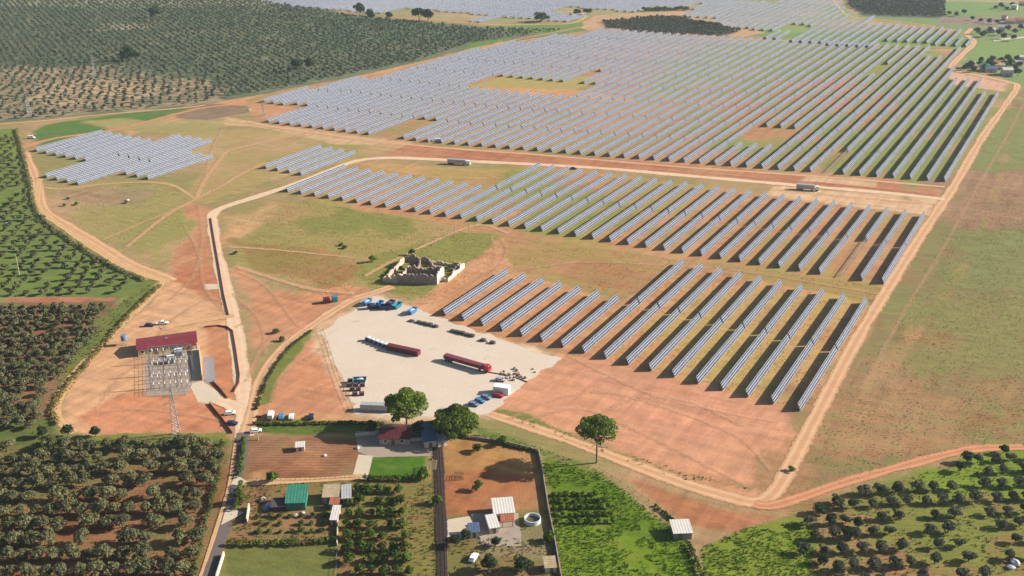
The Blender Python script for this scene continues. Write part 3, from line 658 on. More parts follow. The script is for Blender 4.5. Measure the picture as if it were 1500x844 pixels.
ONE = 'first second third fourth fifth sixth seventh eighth ninth tenth eleventh twelfth thirteenth fourteenth fifteenth sixteenth seventeenth eighteenth nineteenth'.split()
TEN = {20: 'twent', 30: 'thirt', 40: 'fort', 50: 'fift', 60: 'sixt'}
def ordw(n):
    if n < 20: return ONE[n - 1]
    d, u_ = n // 10 * 10, n % 10
    return TEN[d] + ('ieth' if not u_ else 'y-' + ONE[u_ - 1])
blk_rows = {}
for q in ind: blk_rows.setdefault(q[2], set()).add(q[3])
blk_rows = {b_: {r_: i + 1 for i, r_ in enumerate(sorted(v))} for b_, v in blk_rows.items()}
for nv, tv, blk, row, seg in ind:
    rw = ordw(blk_rows[blk][row])
    if blk == 'near':
        lab = (f'{"rear" if seg else "front"} half of the {rw} solar panel row from the left, beside the gravel yard' if row >= 7 else f'short solar panel row beside the gravel yard, {rw} from the left')
    elif blk == 'middle': lab = f'{"rear" if seg else "front"} solar tracker in the {rw} row from the left, middle block' if row >= 11 else f'single short tracker of the middle block, {rw} row from the left'
    elif blk == 'short': lab = f'{rw} from the left of four panel rows by the bend in the road'
    else: lab = f'{ordw(seg + 1) if seg >= 0 else "outer"} tracker back along the {rw} row from the left, {"big upper" if blk == "far" else "isolated left"} block'
    p = at_row(nv, tv)
    grp = {'near': 'solar trackers beside the gravel yard', 'middle': 'solar trackers of the middle block', 'short': 'four trackers by the road bend', 'far': 'solar trackers of the big upper block', 'left': 'solar trackers of the isolated left block'}[blk]
    root = empty('solar_tracker', (p[0], p[1], 0), ROT, label=lab, cat='solar tracker', group=grp)
    o = link(bpy.data.objects.new('panel_table', PANEL)); o.parent = root
    o = link(bpy.data.objects.new('torque_tube', TUBE)); o.parent = root
    if blk in ('near', 'middle', 'short'):
        for x in (POST_X if blk == 'near' else POST_X[::2]):
            o = link(bpy.data.objects.new('support_post', POST)); o.parent = root; o.location = (x, 0, 0)
        o = link(bpy.data.objects.new('drive_box', DRIVE)); o.parent = root; o.location = (TL / 2 + .6, 0, 0)
# bare rows without modules
for (nv, tv, lab) in [(N_MID + 33 * PITCH_M, mid_front[33], 'bare torque tube and posts without panels, near the right end of the middle block'),
                      (N_UP + 27 * PITCH_M, front_t(27), 'bare torque tube row without panels at the front of the upper block')]:
    p = at_row(nv, tv); root = empty('bare_tracker', (p[0], p[1], 0), ROT, label=lab, cat='solar tracker')
    MB().tube((0, 0, AXIS_H), (TL, 0, AXIS_H), .16, n=6).build('torque_tube', M['grey_conc'], root)
    c_ = MB()
    for x in np.arange(.5, TL, 1.0): c_.box((x, 0, AXIS_H + .16), (.08, 2.6, .08), 0, ('X', R(50)))
    c_.build('module_rails', M['dark_steel'], root)
    for x in POST_X:
        o = link(bpy.data.objects.new('support_post', POST)); o.parent = root; o.location = (x, 0, 0)
def merged(name, lst, label=None, group=None):
    V0, F0, UV0 = panel_arrays(TL); ca, sa = math.cos(ROT), math.sin(ROT); Vs = []; n = len(lst)
    for nv, tv in lst:
        p = at_row(nv, tv); Vs.append(np.c_[V0[:, 0] * ca - V0[:, 1] * sa + p[0], V0[:, 0] * sa + V0[:, 1] * ca + p[1], V0[:, 2]])
    F = (F0[None] + (np.arange(n) * 8)[:, None, None]).reshape(-1, 4)
    me = np_mesh(name, np.concatenate(Vs), F, None, {'cells': ('POINT', 'FLOAT_VECTOR', np.tile(UV0, (n, 1)))})
    me.materials.append(M['module']); me.materials.append(M['module_back'])
    me.polygons.foreach_set('material_index', np.tile(np.array([0, 1, 1, 1, 1, 1], np.int32), n))
    return tag(link(bpy.data.objects.new(name, me)), label, 'solar trackers', group, 'stuff')
merged('distant_solar_trackers', [(q[0], q[1]) for q in rest] + far_trackers, 'countless tracker rows filling the far end of the solar farm')
print('trackers', len(ind), len(rest), len(far_trackers))
# ================================================================ VEGETATION
def leaf_cloud(lobes, n, size, seed, inner=.55, flat=1.0, tintspread=.5):
    """Leaf clumps spread through lobes (cx,cy,cz,rx,rz): vertices, quads and a tint per vertex."""
    g = np.random.default_rng(seed); L = np.array(lobes, float)
    wgt = L[:, 3] ** 2; k = g.choice(len(L), n, p=wgt / wgt.sum())
    d = g.normal(size=(n, 3)); d[:, 2] = np.where(d[:, 2] < -.35, -d[:, 2] * .5, d[:, 2]); d /= np.linalg.norm(d, axis=1)[:, None]
    rad = (inner + (1.06 - inner) * g.random(n) ** .5)
    c = L[k, :3] + d * rad[:, None] * np.c_[L[k, 3], L[k, 3], L[k, 4]]
    nrm = d + g.normal(size=(n, 3)) * .55; nrm /= np.linalg.norm(nrm, axis=1)[:, None]
    a = np.cross(nrm, g.normal(size=(n, 3))); a /= np.linalg.norm(a, axis=1)[:, None]; b = np.cross(nrm, a)
    s = size * (.6 + .8 * g.random(n))[:, None]; e = (.55 + .6 * g.random(n))[:, None]
    q = np.stack([c - a * s * .5 - b * s * e * .35, c + a * s * .5 - b * s * e * .5, c + a * s * .42 + b * s * e * .5, c - a * s * .5 + b * s * e * .42], 1)
    lt = g.random(len(L)); tint = np.clip(.5 + (lt[k] - .5) * tintspread + (g.random(n) - .5) * .5, 0, 1)
    return q.reshape(-1, 3), np.arange(4 * n).reshape(n, 4), np.repeat(tint, 4)
def crown_mesh(name, mat, lobes, n, size, seed, **kw):
    V, F, T = leaf_cloud(lobes, n, size, seed, **kw)
    return np_mesh(name, V, F, mat, {'tint': ('POINT', 'FLOAT', T)})
def round_lobes(seed, n, R_, H0, H1, lr, asp=.85):
    g = np.random.default_rng(seed); out = []
    for i in range(n):
        a = 2.4 * i + g.random() * .8; r = R_ * (.25 + .55 * g.random()) * (1 if i else 0)
        z = H0 + (H1 - H0) * (.25 + .6 * g.random()) - .25 * r
        s = lr * (.75 + .5 * g.random()); out.append((r * math.cos(a), r * math.sin(a), z, s, s * asp))
    return out
def trunk_mesh(name, mat, h, r, forks, seed, spread):
    g = random.Random(seed); mb = MB(); z = h * .6; lean = (g.uniform(-.15, .15) * h, g.uniform(-.15, .15) * h)
    mb.tube((0, 0, -.05), (lean[0] * .6, lean[1] * .6, z), r, r * .75, 7, False)
    for i in range(forks):
        a = 2 * math.pi * i / forks + g.uniform(-.4, .4); s = spread * g.uniform(.6, 1)
        m = (lean[0] * .6 + s * .5 * math.cos(a), lean[1] * .6 + s * .5 * math.sin(a), z + h * .3)
        mb.tube((lean[0] * .6, lean[1] * .6, z - .1), m, r * .6, r * .4, 6, False)
        mb.tube(m, (lean[0] + s * math.cos(a), lean[1] + s * math.sin(a), h * g.uniform(1.15, 1.4)), r * .4, r * .15, 5, False)
    return mb.mesh(name, mat)
def protos(mat, n, R_, H0, H1, lr, leaves, size, nl=7, seed=0, trunk_h=1.6, r=.2, bark='bark', **kw):
    return [(crown_mesh('crown', M[mat], round_lobes(seed + i, nl, R_ * (1 + .12 * math.sin(i * 2.1)), H0, H1, lr, .85), leaves, size, seed + i, **kw),
             trunk_mesh('trunk', M[bark], trunk_h, r, 3, seed + i, R_ * .5)) for i in range(n)]
P_OLIVE = protos('olive', 8, 2.1, .9, 3.8, 1.1, 800, .40, nl=9, seed=100, inner=.74)
P_GROVE = protos('olive', 6, 2.0, .9, 3.5, 1.05, 600, .42, nl=8, seed=200, inner=.72)
P_DARKOL = protos('olive_dark', 6, 1.7, .7, 3.1, 1.0, 420, .48, nl=8, seed=260, inner=.72)
P_CITRUS = protos('citrus', 5, 1.3, .5, 2.7, .85, 260, .5, seed=300, trunk_h=.9, r=.1)
P_TREE = protos('dark_tree', 4, 3.6, 1.8, 8.2, 2.1, 800, .9, nl=10, seed=400, trunk_h=3, r=.3)
P_SHRUB = protos('shrub', 5, .9, .1, 1.4, .6, 150, .4, nl=5, seed=500, trunk_h=.4, r=.05)
def plant(name, proto, loc, s=1.0, rz=None, sz=None, **kw):
    root = empty(name, loc, RNG.random() * 6.28 if rz is None else rz, **kw); root.scale = (s, s, sz or s)
    for nm, me in zip(('crown', 'trunk'), proto):
        o = link(bpy.data.objects.new(nm, me)); o.parent = root
    return root
# ---- orchards: rows of individual olive trees
olives = []        # (x, y, proto list, orchard, row, index, scale)
def orchard(key, poly, dx, dy, ang, protos_, jit=.6, s=(.85, 1.15), drop=.06, excl=()):
    P = np.array(GP(poly)); c = P.mean(0); ca, sa = math.cos(ang), math.sin(ang); rr = np.abs(P - c).max() * 1.5; E = [GP(e) for e in excl]
    rows = []
    for j in range(int(-rr / dy), int(rr / dy) + 1):
        row = []
        for i in range(int(-rr / dx), int(rr / dx) + 1):
            u, v = i * dx + RNG.random() * dx * .2, j * dy
            x, y = c[0] + u * ca - v * sa, c[1] + u * sa + v * ca
            if not inside(P, x, y) or any(inside(e, x, y) for e in E) or RNG.random() < drop: continue
            row.append((x + RNG.normal() * jit * .5, y + RNG.normal() * jit * .5))
        if row: rows.append(row)
    for j, row in enumerate(rows):
        for i, (x, y) in enumerate(row): olives.append((x, y, protos_, key, j, i, len(rows), len(row), s[0] + (s[1] - s[0]) * RNG.random()))
orchard('lower left orchard', [(-60,652),(130,645),(300,652),(322,662),(318,700),(298,770),(276,830),(268,875),(-60,875)], 5.0, 7.8, R(2), P_OLIVE, s=(.9, 1.35))
orchard('red earth orchard', [(-40,450),(160,448),(140,490),(100,545),(64,600),(58,636),(-40,640)], 4.6, 6.2, R(2), P_OLIVE, s=(.85, 1.2))
orchard('green orchard', [(-40,205),(18,200),(28,230),(42,285),(60,320),(140,370),(195,405),(200,420),(170,434),(-40,436)], 7.2, 8.6, R(5), P_GROVE, s=(.75, 1.05), drop=.12)
orchard('lower right orchard', [(1165,775),(1245,725),(1330,702),(1430,672),(1500,668),(1560,668),(1580,870),(1180,870)], 6.0, 7.4, R(5), P_DARKOL, s=(.85, 1.12), drop=.14, excl=[[(1340,690),(1430,672),(1440,700),(1360,715)], [(1410,770),(1450,760),(1470,830),(1430,840)]])
olives.sort(key=lambda q: math.hypot(q[0], q[1]))
FROM = {'lower left orchard': 'right', 'red earth orchard': 'right', 'green orchard': 'right', 'lower right orchard': 'left'}
vis = [q for q in olives if abs(q[0]) / max(1, (q[1] * math.cos(PITCH) + CAM_H * math.sin(PITCH))) < .53]
o_ind, o_rest = vis[:300], vis[300:]
for x, y, pr, key, j, i, nj, ni, s in o_ind:
    side = FROM[key]; ii = i + 1 if side == 'left' else ni - i
    lab = f'{key} olive tree, {ordw(j + 1)} row from the front, {ordw(ii)} from the row\'s {side} end'
    plant('olive_tree', pr[RNG.integers(len(pr))], (x, y), s, label=lab, cat='olive tree', group=f'olive trees of the {key}')
def grove(name, pts, base, label, cat='olive grove', seed=1):
    """A mass of trees read as one: pts (x, y, scale); base: list of (V, F, T)."""
    g = np.random.default_rng(seed); Vs, Fs, Ts = [], [], []; off = 0; pts = np.array(pts); k = g.integers(len(base[1]), size=len(pts)); kind = base[1]
    for i, (V, F, T) in enumerate(kind):
        sel = pts[k == i]
        if not len(sel): continue
        a = g.random(len(sel)) * 6.28; ca, sa = np.cos(a)[:, None], np.sin(a)[:, None]; s = sel[:, 2:3]
        X = (V[None, :, 0] * ca - V[None, :, 1] * sa) * s + sel[:, 0:1]; Y = (V[None, :, 0] * sa + V[None, :, 1] * ca) * s + sel[:, 1:2]; Z = V[None, :, 2] * s + np.zeros_like(X)
        Vs.append(np.stack([X, Y, Z], -1).reshape(-1, 3)); Fs.append((F[None] + (np.arange(len(sel)) * len(V))[:, None, None] + off).reshape(-1, 4)); off += X.size
        Ts.append(np.clip(np.tile(T, len(sel)) + np.repeat((g.random(len(sel)) - .5) * .5, len(V)), 0, 1))
    me = np_mesh(name, np.concatenate(Vs), np.concatenate(Fs), base[0], {'tint': ('POINT', 'FLOAT', np.concatenate(Ts))})
    return tag(link(bpy.data.objects.new(name, me)), label, cat, None, 'stuff')
def lowcrowns(mat, n, nq, size, seed, R_=1.9, H=(.6, 3.4), lr=1.1): return (M[mat], [leaf_cloud(round_lobes(seed + i, 4, R_, H[0], H[1], lr), nq, size, seed + i) for i in range(n)])
if o_rest: grove('far_orchard_trees', [(q[0], q[1], q[8]) for q in o_rest], lowcrowns('olive', 4, 150, .8, 30), 'olive trees of the green orchard merging into the distance')
def scatter(poly, dx, dy, ang, jit, s, drop=.08, dens=None):
    P = np.array(GP(poly)); lo, hi = P.min(0), P.max(0); c = (lo + hi) / 2; rr = max(hi - lo) * .75; ca, sa = math.cos(ang), math.sin(ang)
    u, v = np.meshgrid(np.arange(-rr, rr, dx), np.arange(-rr, rr, dy)); u, v = u.ravel(), v.ravel()
    x, y = c[0] + u * ca - v * sa, c[1] + u * sa + v * ca; m = (sdf_poly(P, x, y) > 0) & (RNG.random(len(x)) > drop)
    if dens is not None: m &= fbm(x / 60, y / 60, 77, 3) > dens
    x, y = x[m], y[m]; n = len(x)
    return np.c_[x + RNG.normal(size=n) * jit, y + RNG.normal(size=n) * jit, s[0] + (s[1] - s[0]) * RNG.random(n)]
A1 = scatter([(-60,-30),(385,2),(515,24),(700,42),(830,44),(740,56),(690,64),(600,92),(440,124),(330,144),(300,112),(150,98),(-60,96)], 6.8, 7.4, R(30), .8, (.7, 1.1), .1)
A2 = scatter([(-60,96),(150,98),(300,112),(330,144),(270,154),(150,164),(0,178),(-60,186)], 7.4, 8.4, R(16), 1.0, (.7, 1.1), .14)
grove('far_olive_grove', np.concatenate([A1, A2]), lowcrowns('olive_far', 5, 60, 1.05, 40), 'vast dark olive grove covering the upper left of the view')
grove('hill_grove', scatter([(884,32),(960,25),(1000,27),(1084,46),(1058,52),(960,50),(890,42)], 5.2, 5.2, R(30), .6, (.8, 1.1)), lowcrowns('olive_dark', 4, 46, 1.2, 50), 'dark grove on the bare rise between the two solar blocks')
grove('far_right_grove', scatter([(1226,-40),(1380,-40),(1384,26),(1270,22),(1244,10)], 6.4, 6.0, R(38), .6, (.9, 1.2)), lowcrowns('olive_dark', 4, 40, 1.3, 60), 'grey green grove beyond the far right solar block')
# ---- stone pines and big trees
def pine(loc, h, rad, seed, label, dens=1.0, thick=.42, trunk=.5):
    g = np.random.default_rng(seed); lob = []
    for i in range(22):
        a = 2.4 * i; r = rad * math.sqrt((i + .3) / 22) * .84
        z = h - rad * thick * (1.0 + .95 * (r / rad) ** 2) + g.normal() * rad * .07; s = rad * (.25 + .13 * g.random())
        lob.append((r * math.cos(a), r * math.sin(a), z, s, s * .78))
    for i in range(8):
        a = g.random() * 6.28; r = rad * (.2 + .5 * g.random()); lob.append((r * math.cos(a), r * math.sin(a), h - rad * (thick * 2.0 + .3 * g.random()), rad * .2, rad * .15))
    root = empty('stone_pine', loc, g.random() * 6, label=label, cat='pine tree', group='stone pines beside the yard')
    me = crown_mesh('crown', M['pine'], lob, int(9000 * dens), rad * .066, seed, inner=.62, tintspread=.9)
    o = link(bpy.data.objects.new('crown', me)); o.parent = root
    mb = MB(); zb = h - rad * thick * 2.2; mb.tube((0, 0, -.1), (.2, .1, zb * .6), trunk, trunk * .8, 10, False).tube((.2, .1, zb * .6), (.3, 0, zb), trunk * .8, trunk * .65, 10, False)
    for i in range(9):
        a = 6.28 * i / 9 + g.random() * .5; r = rad * (.4 + .4 * g.random()); m = (.3 + r * .4 * math.cos(a), r * .4 * math.sin(a), zb + (h - zb) * .25)
        mb.tube((.3, 0, zb - .4), m, trunk * .5, trunk * .32, 6, False); mb.tube(m, (r * math.cos(a), r * math.sin(a), zb + (h - zb) * .55), trunk * .32, trunk * .1, 5, False)
    mb.build('trunk', M['pine_bark'], root); return root
def h_at(px, py, pt):
    """Height of a thing whose foot is at (px, py) and whose top shows at row pt."""
    yb, yt = 422 - py, 422 - pt; Z = CAM_H * FPX / (math.sin(PITCH) * FPX + (py - 422) * math.cos(PITCH))
    return (yt - yb) * Z / FPX / (math.cos(PITCH) + yt * math.sin(PITCH) / FPX)
pine(G(596, 627), h_at(596, 627, 567), 8.0, 1, 'broad stone pine with a pale trunk beside the long white container', thick=.6)
pine(G(668, 641), h_at(668, 641, 584), 8.3, 2, 'dense round stone pine right of the pale trunked pine', thick=.8)
pine(G(874, 678), h_at(874, 678, 607), 7.0, 3, 'lone stone pine by the dirt track with thin crown', .8, .5, .4)
BIG = [(527,22,4,14,'tall two tiered tree on the ridge before the far panels'), (543,28,12,10,'low tree right of the tall two tiered ridge tree'), (571,28,17,10,'round tree between two pairs on the ridge line'),
       (614,30,11,18,'wide crowned tree with visible trunks on the ridge line'), (627,31,13,15,'tree touching the right of the wide ridge crown'), (793,32,17,18,'round dark tree standing alone above the green field'),
       (846,22,13,12,'left tree of the pair before the far solar field'), (861,22,13,13,'right tree of the pair before the far solar field'), (228,26,9,16,'solitary dark tree at the top of the olive grove'),
       (192,89,66,18,'big dark tree rising from the thin part of the grove'), (184,90,74,12,'smaller dark tree left of the big grove tree'), (437,105,86,16,'dark tree at the grove edge near the solar field'), (454,100,84,13,'second dark tree at the grove edge, further right')]
for i, (px, py, pt, wpx, lab) in enumerate(BIG):
    p = G(px, py); hh = h_at(px, py, pt); wd = wpx * CAM_H / (math.cos(PITCH) * (py + 221.5)) * 1.3
    plant('broad_tree', P_TREE[i % 4], p, wd / 9.5, sz=hh / 8.8, label=lab, cat='tree', group='big trees on the skyline side')
# ---- shrubs, hedges and garden trees
def hedge(name, pts, wid, h, mat, label, n=None, size=.45, seed=5, cat='hedge'):
    P = catmull(GP(pts), 1.2); g = np.random.default_rng(seed)
    lob = [(p[0] - P[0][0] + g.normal() * wid * .15, p[1] - P[0][1] + g.normal() * wid * .15, h * (.4 + .15 * g.random()), wid * (.4 + .3 * g.random()), h * (.42 + .2 * g.random())) for p in P]
    me = crown_mesh(name, M[mat], lob, n or len(P) * 45, size, seed, tintspread=.8)
    o = link(bpy.data.objects.new(name, me)); o.location = (P[0][0], P[0][1], 0); return tag(o, label, cat)
hedge('hedge', [(338,798),(400,799),(450,797),(492,793)], 1.8, 2.0, 'citrus', 'trimmed dark green hedge above the small lawn field by the lane', seed=5)
hedge('hedge', [(533,704),(580,704),(628,702)], 1.6, 2.2, 'citrus', 'dark hedge along the lower edge of the green lawn', seed=6)
hedge('hedge', [(372,622),(440,622),(500,621),(560,622)], 1.4, 1.3, 'shrub', 'low hedge strip below the row of parked cars', seed=7)
hedge('hedge', [(358,645),(354,672),(350,700)], 1.3, 1.6, 'citrus', 'narrow hedge right of the first stretch of lane', seed=8)
hedge('hedge', [(354,712),(350,730),(346,748)], 1.4, 2.2, 'citrus', 'tall hedge right of the lane beside the white gate wall', seed=9)
hedge('hedge', [(326,650),(321,690),(311,730),(298,780),(284,844),(276,880)], 1.5, 1.6, 'shrub', 'scrubby hedge left of the lane along the orchard', seed=10)
hedge('hedge', [(455,486),(425,510),(398,545),(382,580),(376,600)], 1.1, 1.0, 'shrub', 'weedy bank curving beside the yard access track', seed=12)
hedge('reed_bank', [(24,190),(34,225),(44,268),(56,312),(100,350),(160,388),(214,412)], 2.0, 1.7, 'reed', 'pale reeds along the ditch beside the green orchard', seed=13, cat='reeds')
hedge('reed_bank', [(234,420),(190,462),(140,520),(96,570),(78,600),(84,622)], 1.8, 1.4, 'weed', 'dry reeds along the ditch below the substation earth', seed=14, cat='reeds')
hedge('hedge', [(646,640),(700,643),(750,655),(786,662)], 1.2, 1.2, 'shrub', 'scrub along the top fence of the bare paddock', seed=15)
hedge('hedge', [(1010,800),(1022,830),(1034,870)], 1.2, 1.6, 'shrub', 'hedge between the green crop and the bright meadow', seed=16)
hedge('hedge', [(960,742),(985,762),(1003,775)], 1.0, .9, 'shrub', 'thin hedge at the crop edge above the white shed', seed=17)
for i, (px, py, s, lab) in enumerate([(716,836,.62,'round garden tree beside the bottom edge, left of two'), (766,836,.62,'round garden tree at the bottom edge, right of two'), (682,790,.4,'small tree below the cream concrete yard'), (668,800,.42,'dark garden tree against the service lane'),
        (726,800,.36,'bare looking garden tree below the white roofs'), (700,662,.3,'bush on the paddock fence below the round pine'), (735,652,.34,'bush on the far paddock fence'), (352,736,.34,'bushy tree at the gate by the lane'), (400,706,.34,'bright green bush on the sandy house lane'),
        (620,700,.34,'bush at the corner of the green lawn'), (805,792,.3,'bush by the paddock wall near the crop'), (640,738,.3,'shrub beside the service lane below the lawn'), (700,718,.28,'thorny shrub in the lower paddock'),
        (1200,752,.42,'dark tree where the meadow meets the right orchard'), (1216,768,.46,'dense dark tree at the left corner of the right orchard'), (1240,790,.44,'dark tree left of the orchard rows'), (1256,772,.4,'dark tree inside the orchard corner clump'), (1225,738,.4,'dark tree near the red field track, orchard corner'), (1416,678,.5,'dark tree clump beside the right field track'), (1405,690,.42,'smaller tree below the right track clump'), (1470,664,.4,'tree on the red track at the right edge'), (1204,826,.4,'tree on the orange path left of the orchard'),
        (545,384,.3,'bush growing at the left end of the ruin'), (603,374,.3,'bush growing behind the ruined walls'), (648,640,.6,'added shade tree right of the blue grey shed at the paddock corner'), (612,634,.6,'added shade tree behind the shaded farmhouse'), (546,633,.55,'added shade tree left of the shaded farmhouse'), (618,640,.5,'added shade tree between the farmhouse and the blue grey shed'), (588,398,.26,'bush inside the ruined walls'), (655,398,.26,'bush in the right yard of the ruin'), (64,640,.5,'dark tree at the top of the lower left orchard'), (100,640,.52,'bushy tree at the corner of the substation earth'), (140,640,.5,'grey tree on the bank above the lower orchard')]):  # the four trees round the farmhouse are added to cast shade there
    plant('garden_tree', P_TREE[i % 4] if s > .35 else P_CITRUS[i % 5], G(px, py), s if s > .35 else s * 4.0, label=lab, cat='tree' if s > .35 else 'bush', group='trees and bushes around the gardens')
def bush_rows(rows, proto, s, key, cat, name, jit=.25):
    for j, (a, b, n) in enumerate(rows):
        for i in range(n):
            q = (i + .5) / n; p = G(a[0] + (b[0] - a[0]) * q, a[1] + (b[1] - a[1]) * q)
            if RNG.random() < .06: continue
            plant(name, proto[RNG.integers(len(proto))], (p[0] + RNG.normal() * jit, p[1] + RNG.normal() * jit), s * (.8 + .4 * RNG.random()),
                  label=f'{key}, {ordw(j + 1)} row from the top, {ordw(i + 1)} from its left', cat=cat, group=key + 's')
bush_rows([((502, 722 + 17 * j), (592 + 2 * j, 721 + 17 * j), 6) for j in range(8)], P_CITRUS, 1.1, 'garden citrus tree', 'citrus tree', 'citrus_tree')
bush_rows([((806 + j, 727 + 10 * j), (884 + 5 * j, 725 + 10 * j), 9) for j in range(5)], P_CITRUS, .6, 'bush of the green crop corner', 'bush', 'crop_bush')
bush_rows([((372, 758 + 11 * j), (480, 757 + 11 * j), 7) for j in range(3)], P_SHRUB, .9, 'vegetable garden shrub', 'shrub', 'garden_shrub')
SCRUB = [(100,292),(112,300),(95,302),(185,298),(345,372),(505,364),(500,360),(413,500),(405,488),(1160,690)]
for i, (px, py) in enumerate(SCRUB):
    plant('wild_shrub', P_SHRUB[i % 5], G(px, py), 1 + .5 * RNG.random(), label=['wild shrub', 'scrubby bush', 'low thorn bush'][i % 3] + f' on open ground, {ordw(i + 1)} of the scattered ones from the left side', cat='shrub', group='wild shrubs on open ground')
# far right village trees
VT = [(1412,103),(1420,100),(1426,106),(1434,98),(1441,104),(1448,97),(1455,101),(1462,96),(1470,100),(1478,97),(1486,104),(1493,99),(1466,92),(1452,92),(1436,92),(1490,112),(1480,110),(1476,90),(1488,90),(1430,50),(1440,54),(1450,48),(1462,52),(1475,46),(1486,50),(1495,44),(1470,58),(1484,60),(1458,14),(1466,12),(1474,16),(1482,11),(1438,55),(1390,22),(1400,24),(1412,22),(1424,30),(1436,33),(1448,35),(1460,36)]
for i, (px, py) in enumerate(VT):
    plant('village_tree', P_TREE[i % 4], G(px, py), .62 + .3 * RNG.random(), label=f'dark tree among the village houses, {ordw(i + 1)} counted from the near end', cat='tree', group='trees around the far right houses')
for i in range(26):
    q = i / 25; p = (1022 + 62 * q, 36 + 8 * q) if i < 14 else (945 + 60 * (i - 14) / 11, 16.5 - 1.5 * (i - 14) / 11)
    plant('ridge_bush', P_SHRUB[i % 5], G(*p), 3.0 + RNG.random(), label=f'bush in the line along the far rise, {ordw(i + 1)} in order', cat='bush', group='bushes along the far rise')
# ---- grass and weeds that nobody could count
def tufts(name, polys, n, size, mat, label, seed, thresh=.0):
    g = np.random.default_rng(seed); xy = []
    for pl in polys:
        P = np.array(GP(pl)); lo, hi = P.min(0), P.max(0); area = (hi - lo).prod(); m = int(n * area / 1000)
        x, y = lo[0] + g.random(m) * (hi[0] - lo[0]), lo[1] + g.random(m) * (hi[1] - lo[1]); k = (sdf_poly(P, x, y) > -.5) & (fbm(x / 6, y / 6, seed, 3) > thresh); xy.append(np.c_[x[k], y[k]])
    xy = np.concatenate(xy); n = len(xy); B = 4; a = g.random((n, B)) * 6.28; h = size * (.6 + .8 * g.random((n, B))); w_ = h * .32
    c = np.repeat(xy[:, None], B, 1) + g.normal(size=(n, B, 2)) * size * .3; dx, dy = np.cos(a) * w_, np.sin(a) * w_; lx, ly = -np.sin(a) * h * .5, np.cos(a) * h * .5; z0 = np.zeros_like(h)
    q = np.stack([np.stack([c[..., 0] - dx, c[..., 1] - dy, z0], -1), np.stack([c[..., 0] + dx, c[..., 1] + dy, z0], -1),
                  np.stack([c[..., 0] + dx * .5 + lx, c[..., 1] + dy * .5 + ly, h], -1), np.stack([c[..., 0] - dx * .5 + lx, c[..., 1] - dy * .5 + ly, h], -1)], 2)
    V = q.reshape(-1, 3); me = np_mesh(name, V, np.arange(len(V)).reshape(-1, 4), M[mat], {'tint': ('POINT', 'FLOAT', np.repeat(g.random(n), B * 4))})
    return tag(link(bpy.data.objects.new(name, me)), label, 'grass', None, 'stuff')
tufts('crop_grass', [[(794,668),(860,692),(880,694),(952,750),(1008,790),(1030,870),(826,870),(808,760)], [(1030,804),(1090,776),(1180,764),(1190,800),(1200,870),(1034,870)]], 1700, .36, 'grass', 'lush green crop at the bottom centre', 3, .33)
tufts('verge_weeds', [[(372,618),(560,618),(640,632),(372,633)], [(700,626),(860,682),(884,694),(792,668),(704,642)], [(730,604),(850,640),(1000,692),(1104,716),(1000,702),(850,652)], [(236,408),(218,440),(142,520),(97,575),(80,604),(74,584),(108,520),(168,450)], [(1180,760),(1420,670),(1500,664),(1500,870),(1190,870)]], 420, .34, 'shrub', 'weeds on the verges and orchard floors', 4, .45)

tufts('dry_field_weeds', [[(745,348),(1295,420),(1280,440),(1000,397),(910,438),(755,396)], [(345,325),(430,292),(660,332),(740,347),(716,392),(640,440),(440,430)], [(75,275),(230,270),(283,296),(190,360),(150,343)], [(1400,300),(1500,280),(1500,650),(1420,656),(1330,680),(1160,730),(1210,600),(1340,430)], [(980,400),(1280,440),(1180,600),(880,520)]], 260, .25, 'weed', 'dry weeds thinly spread over the fallow fields', 8, .42)

tufts('garden_weeds', [[(345,708),(490,708),(490,796),(336,796)], [(500,708),(636,708),(638,860),(498,860)], [(655,790),(815,770),(822,860),(655,860)]], 700, .36, 'shrub', 'weeds and low greenery among the garden plots', 12, .45)
tufts('orchard_weeds', [[(-20,652),(330,645),(300,770),(270,870),(-20,870)], [(-20,450),(170,445),(60,636),(-20,640)]], 110, .4, 'shrub', 'weeds between the rows of the left orchards', 14, .5)

tufts('green_field_weeds', [[(345,325),(430,292),(660,332),(740,347),(716,392),(640,440),(440,430)], [(200,322),(288,302),(262,388),(190,370)], [(1400,140),(1500,135),(1500,650),(1420,656),(1330,680),(1230,700),(1300,540),(1420,300)], [(420,288),(790,244),(1000,262),(960,335),(740,343)]], 260, .24, 'field_weed', 'green weeds in the fallow fields', 18, .48)
M['pink_paint'] = plain('faded_pink_paint', A(190, 120, 130), .6, .3, 0, .2)
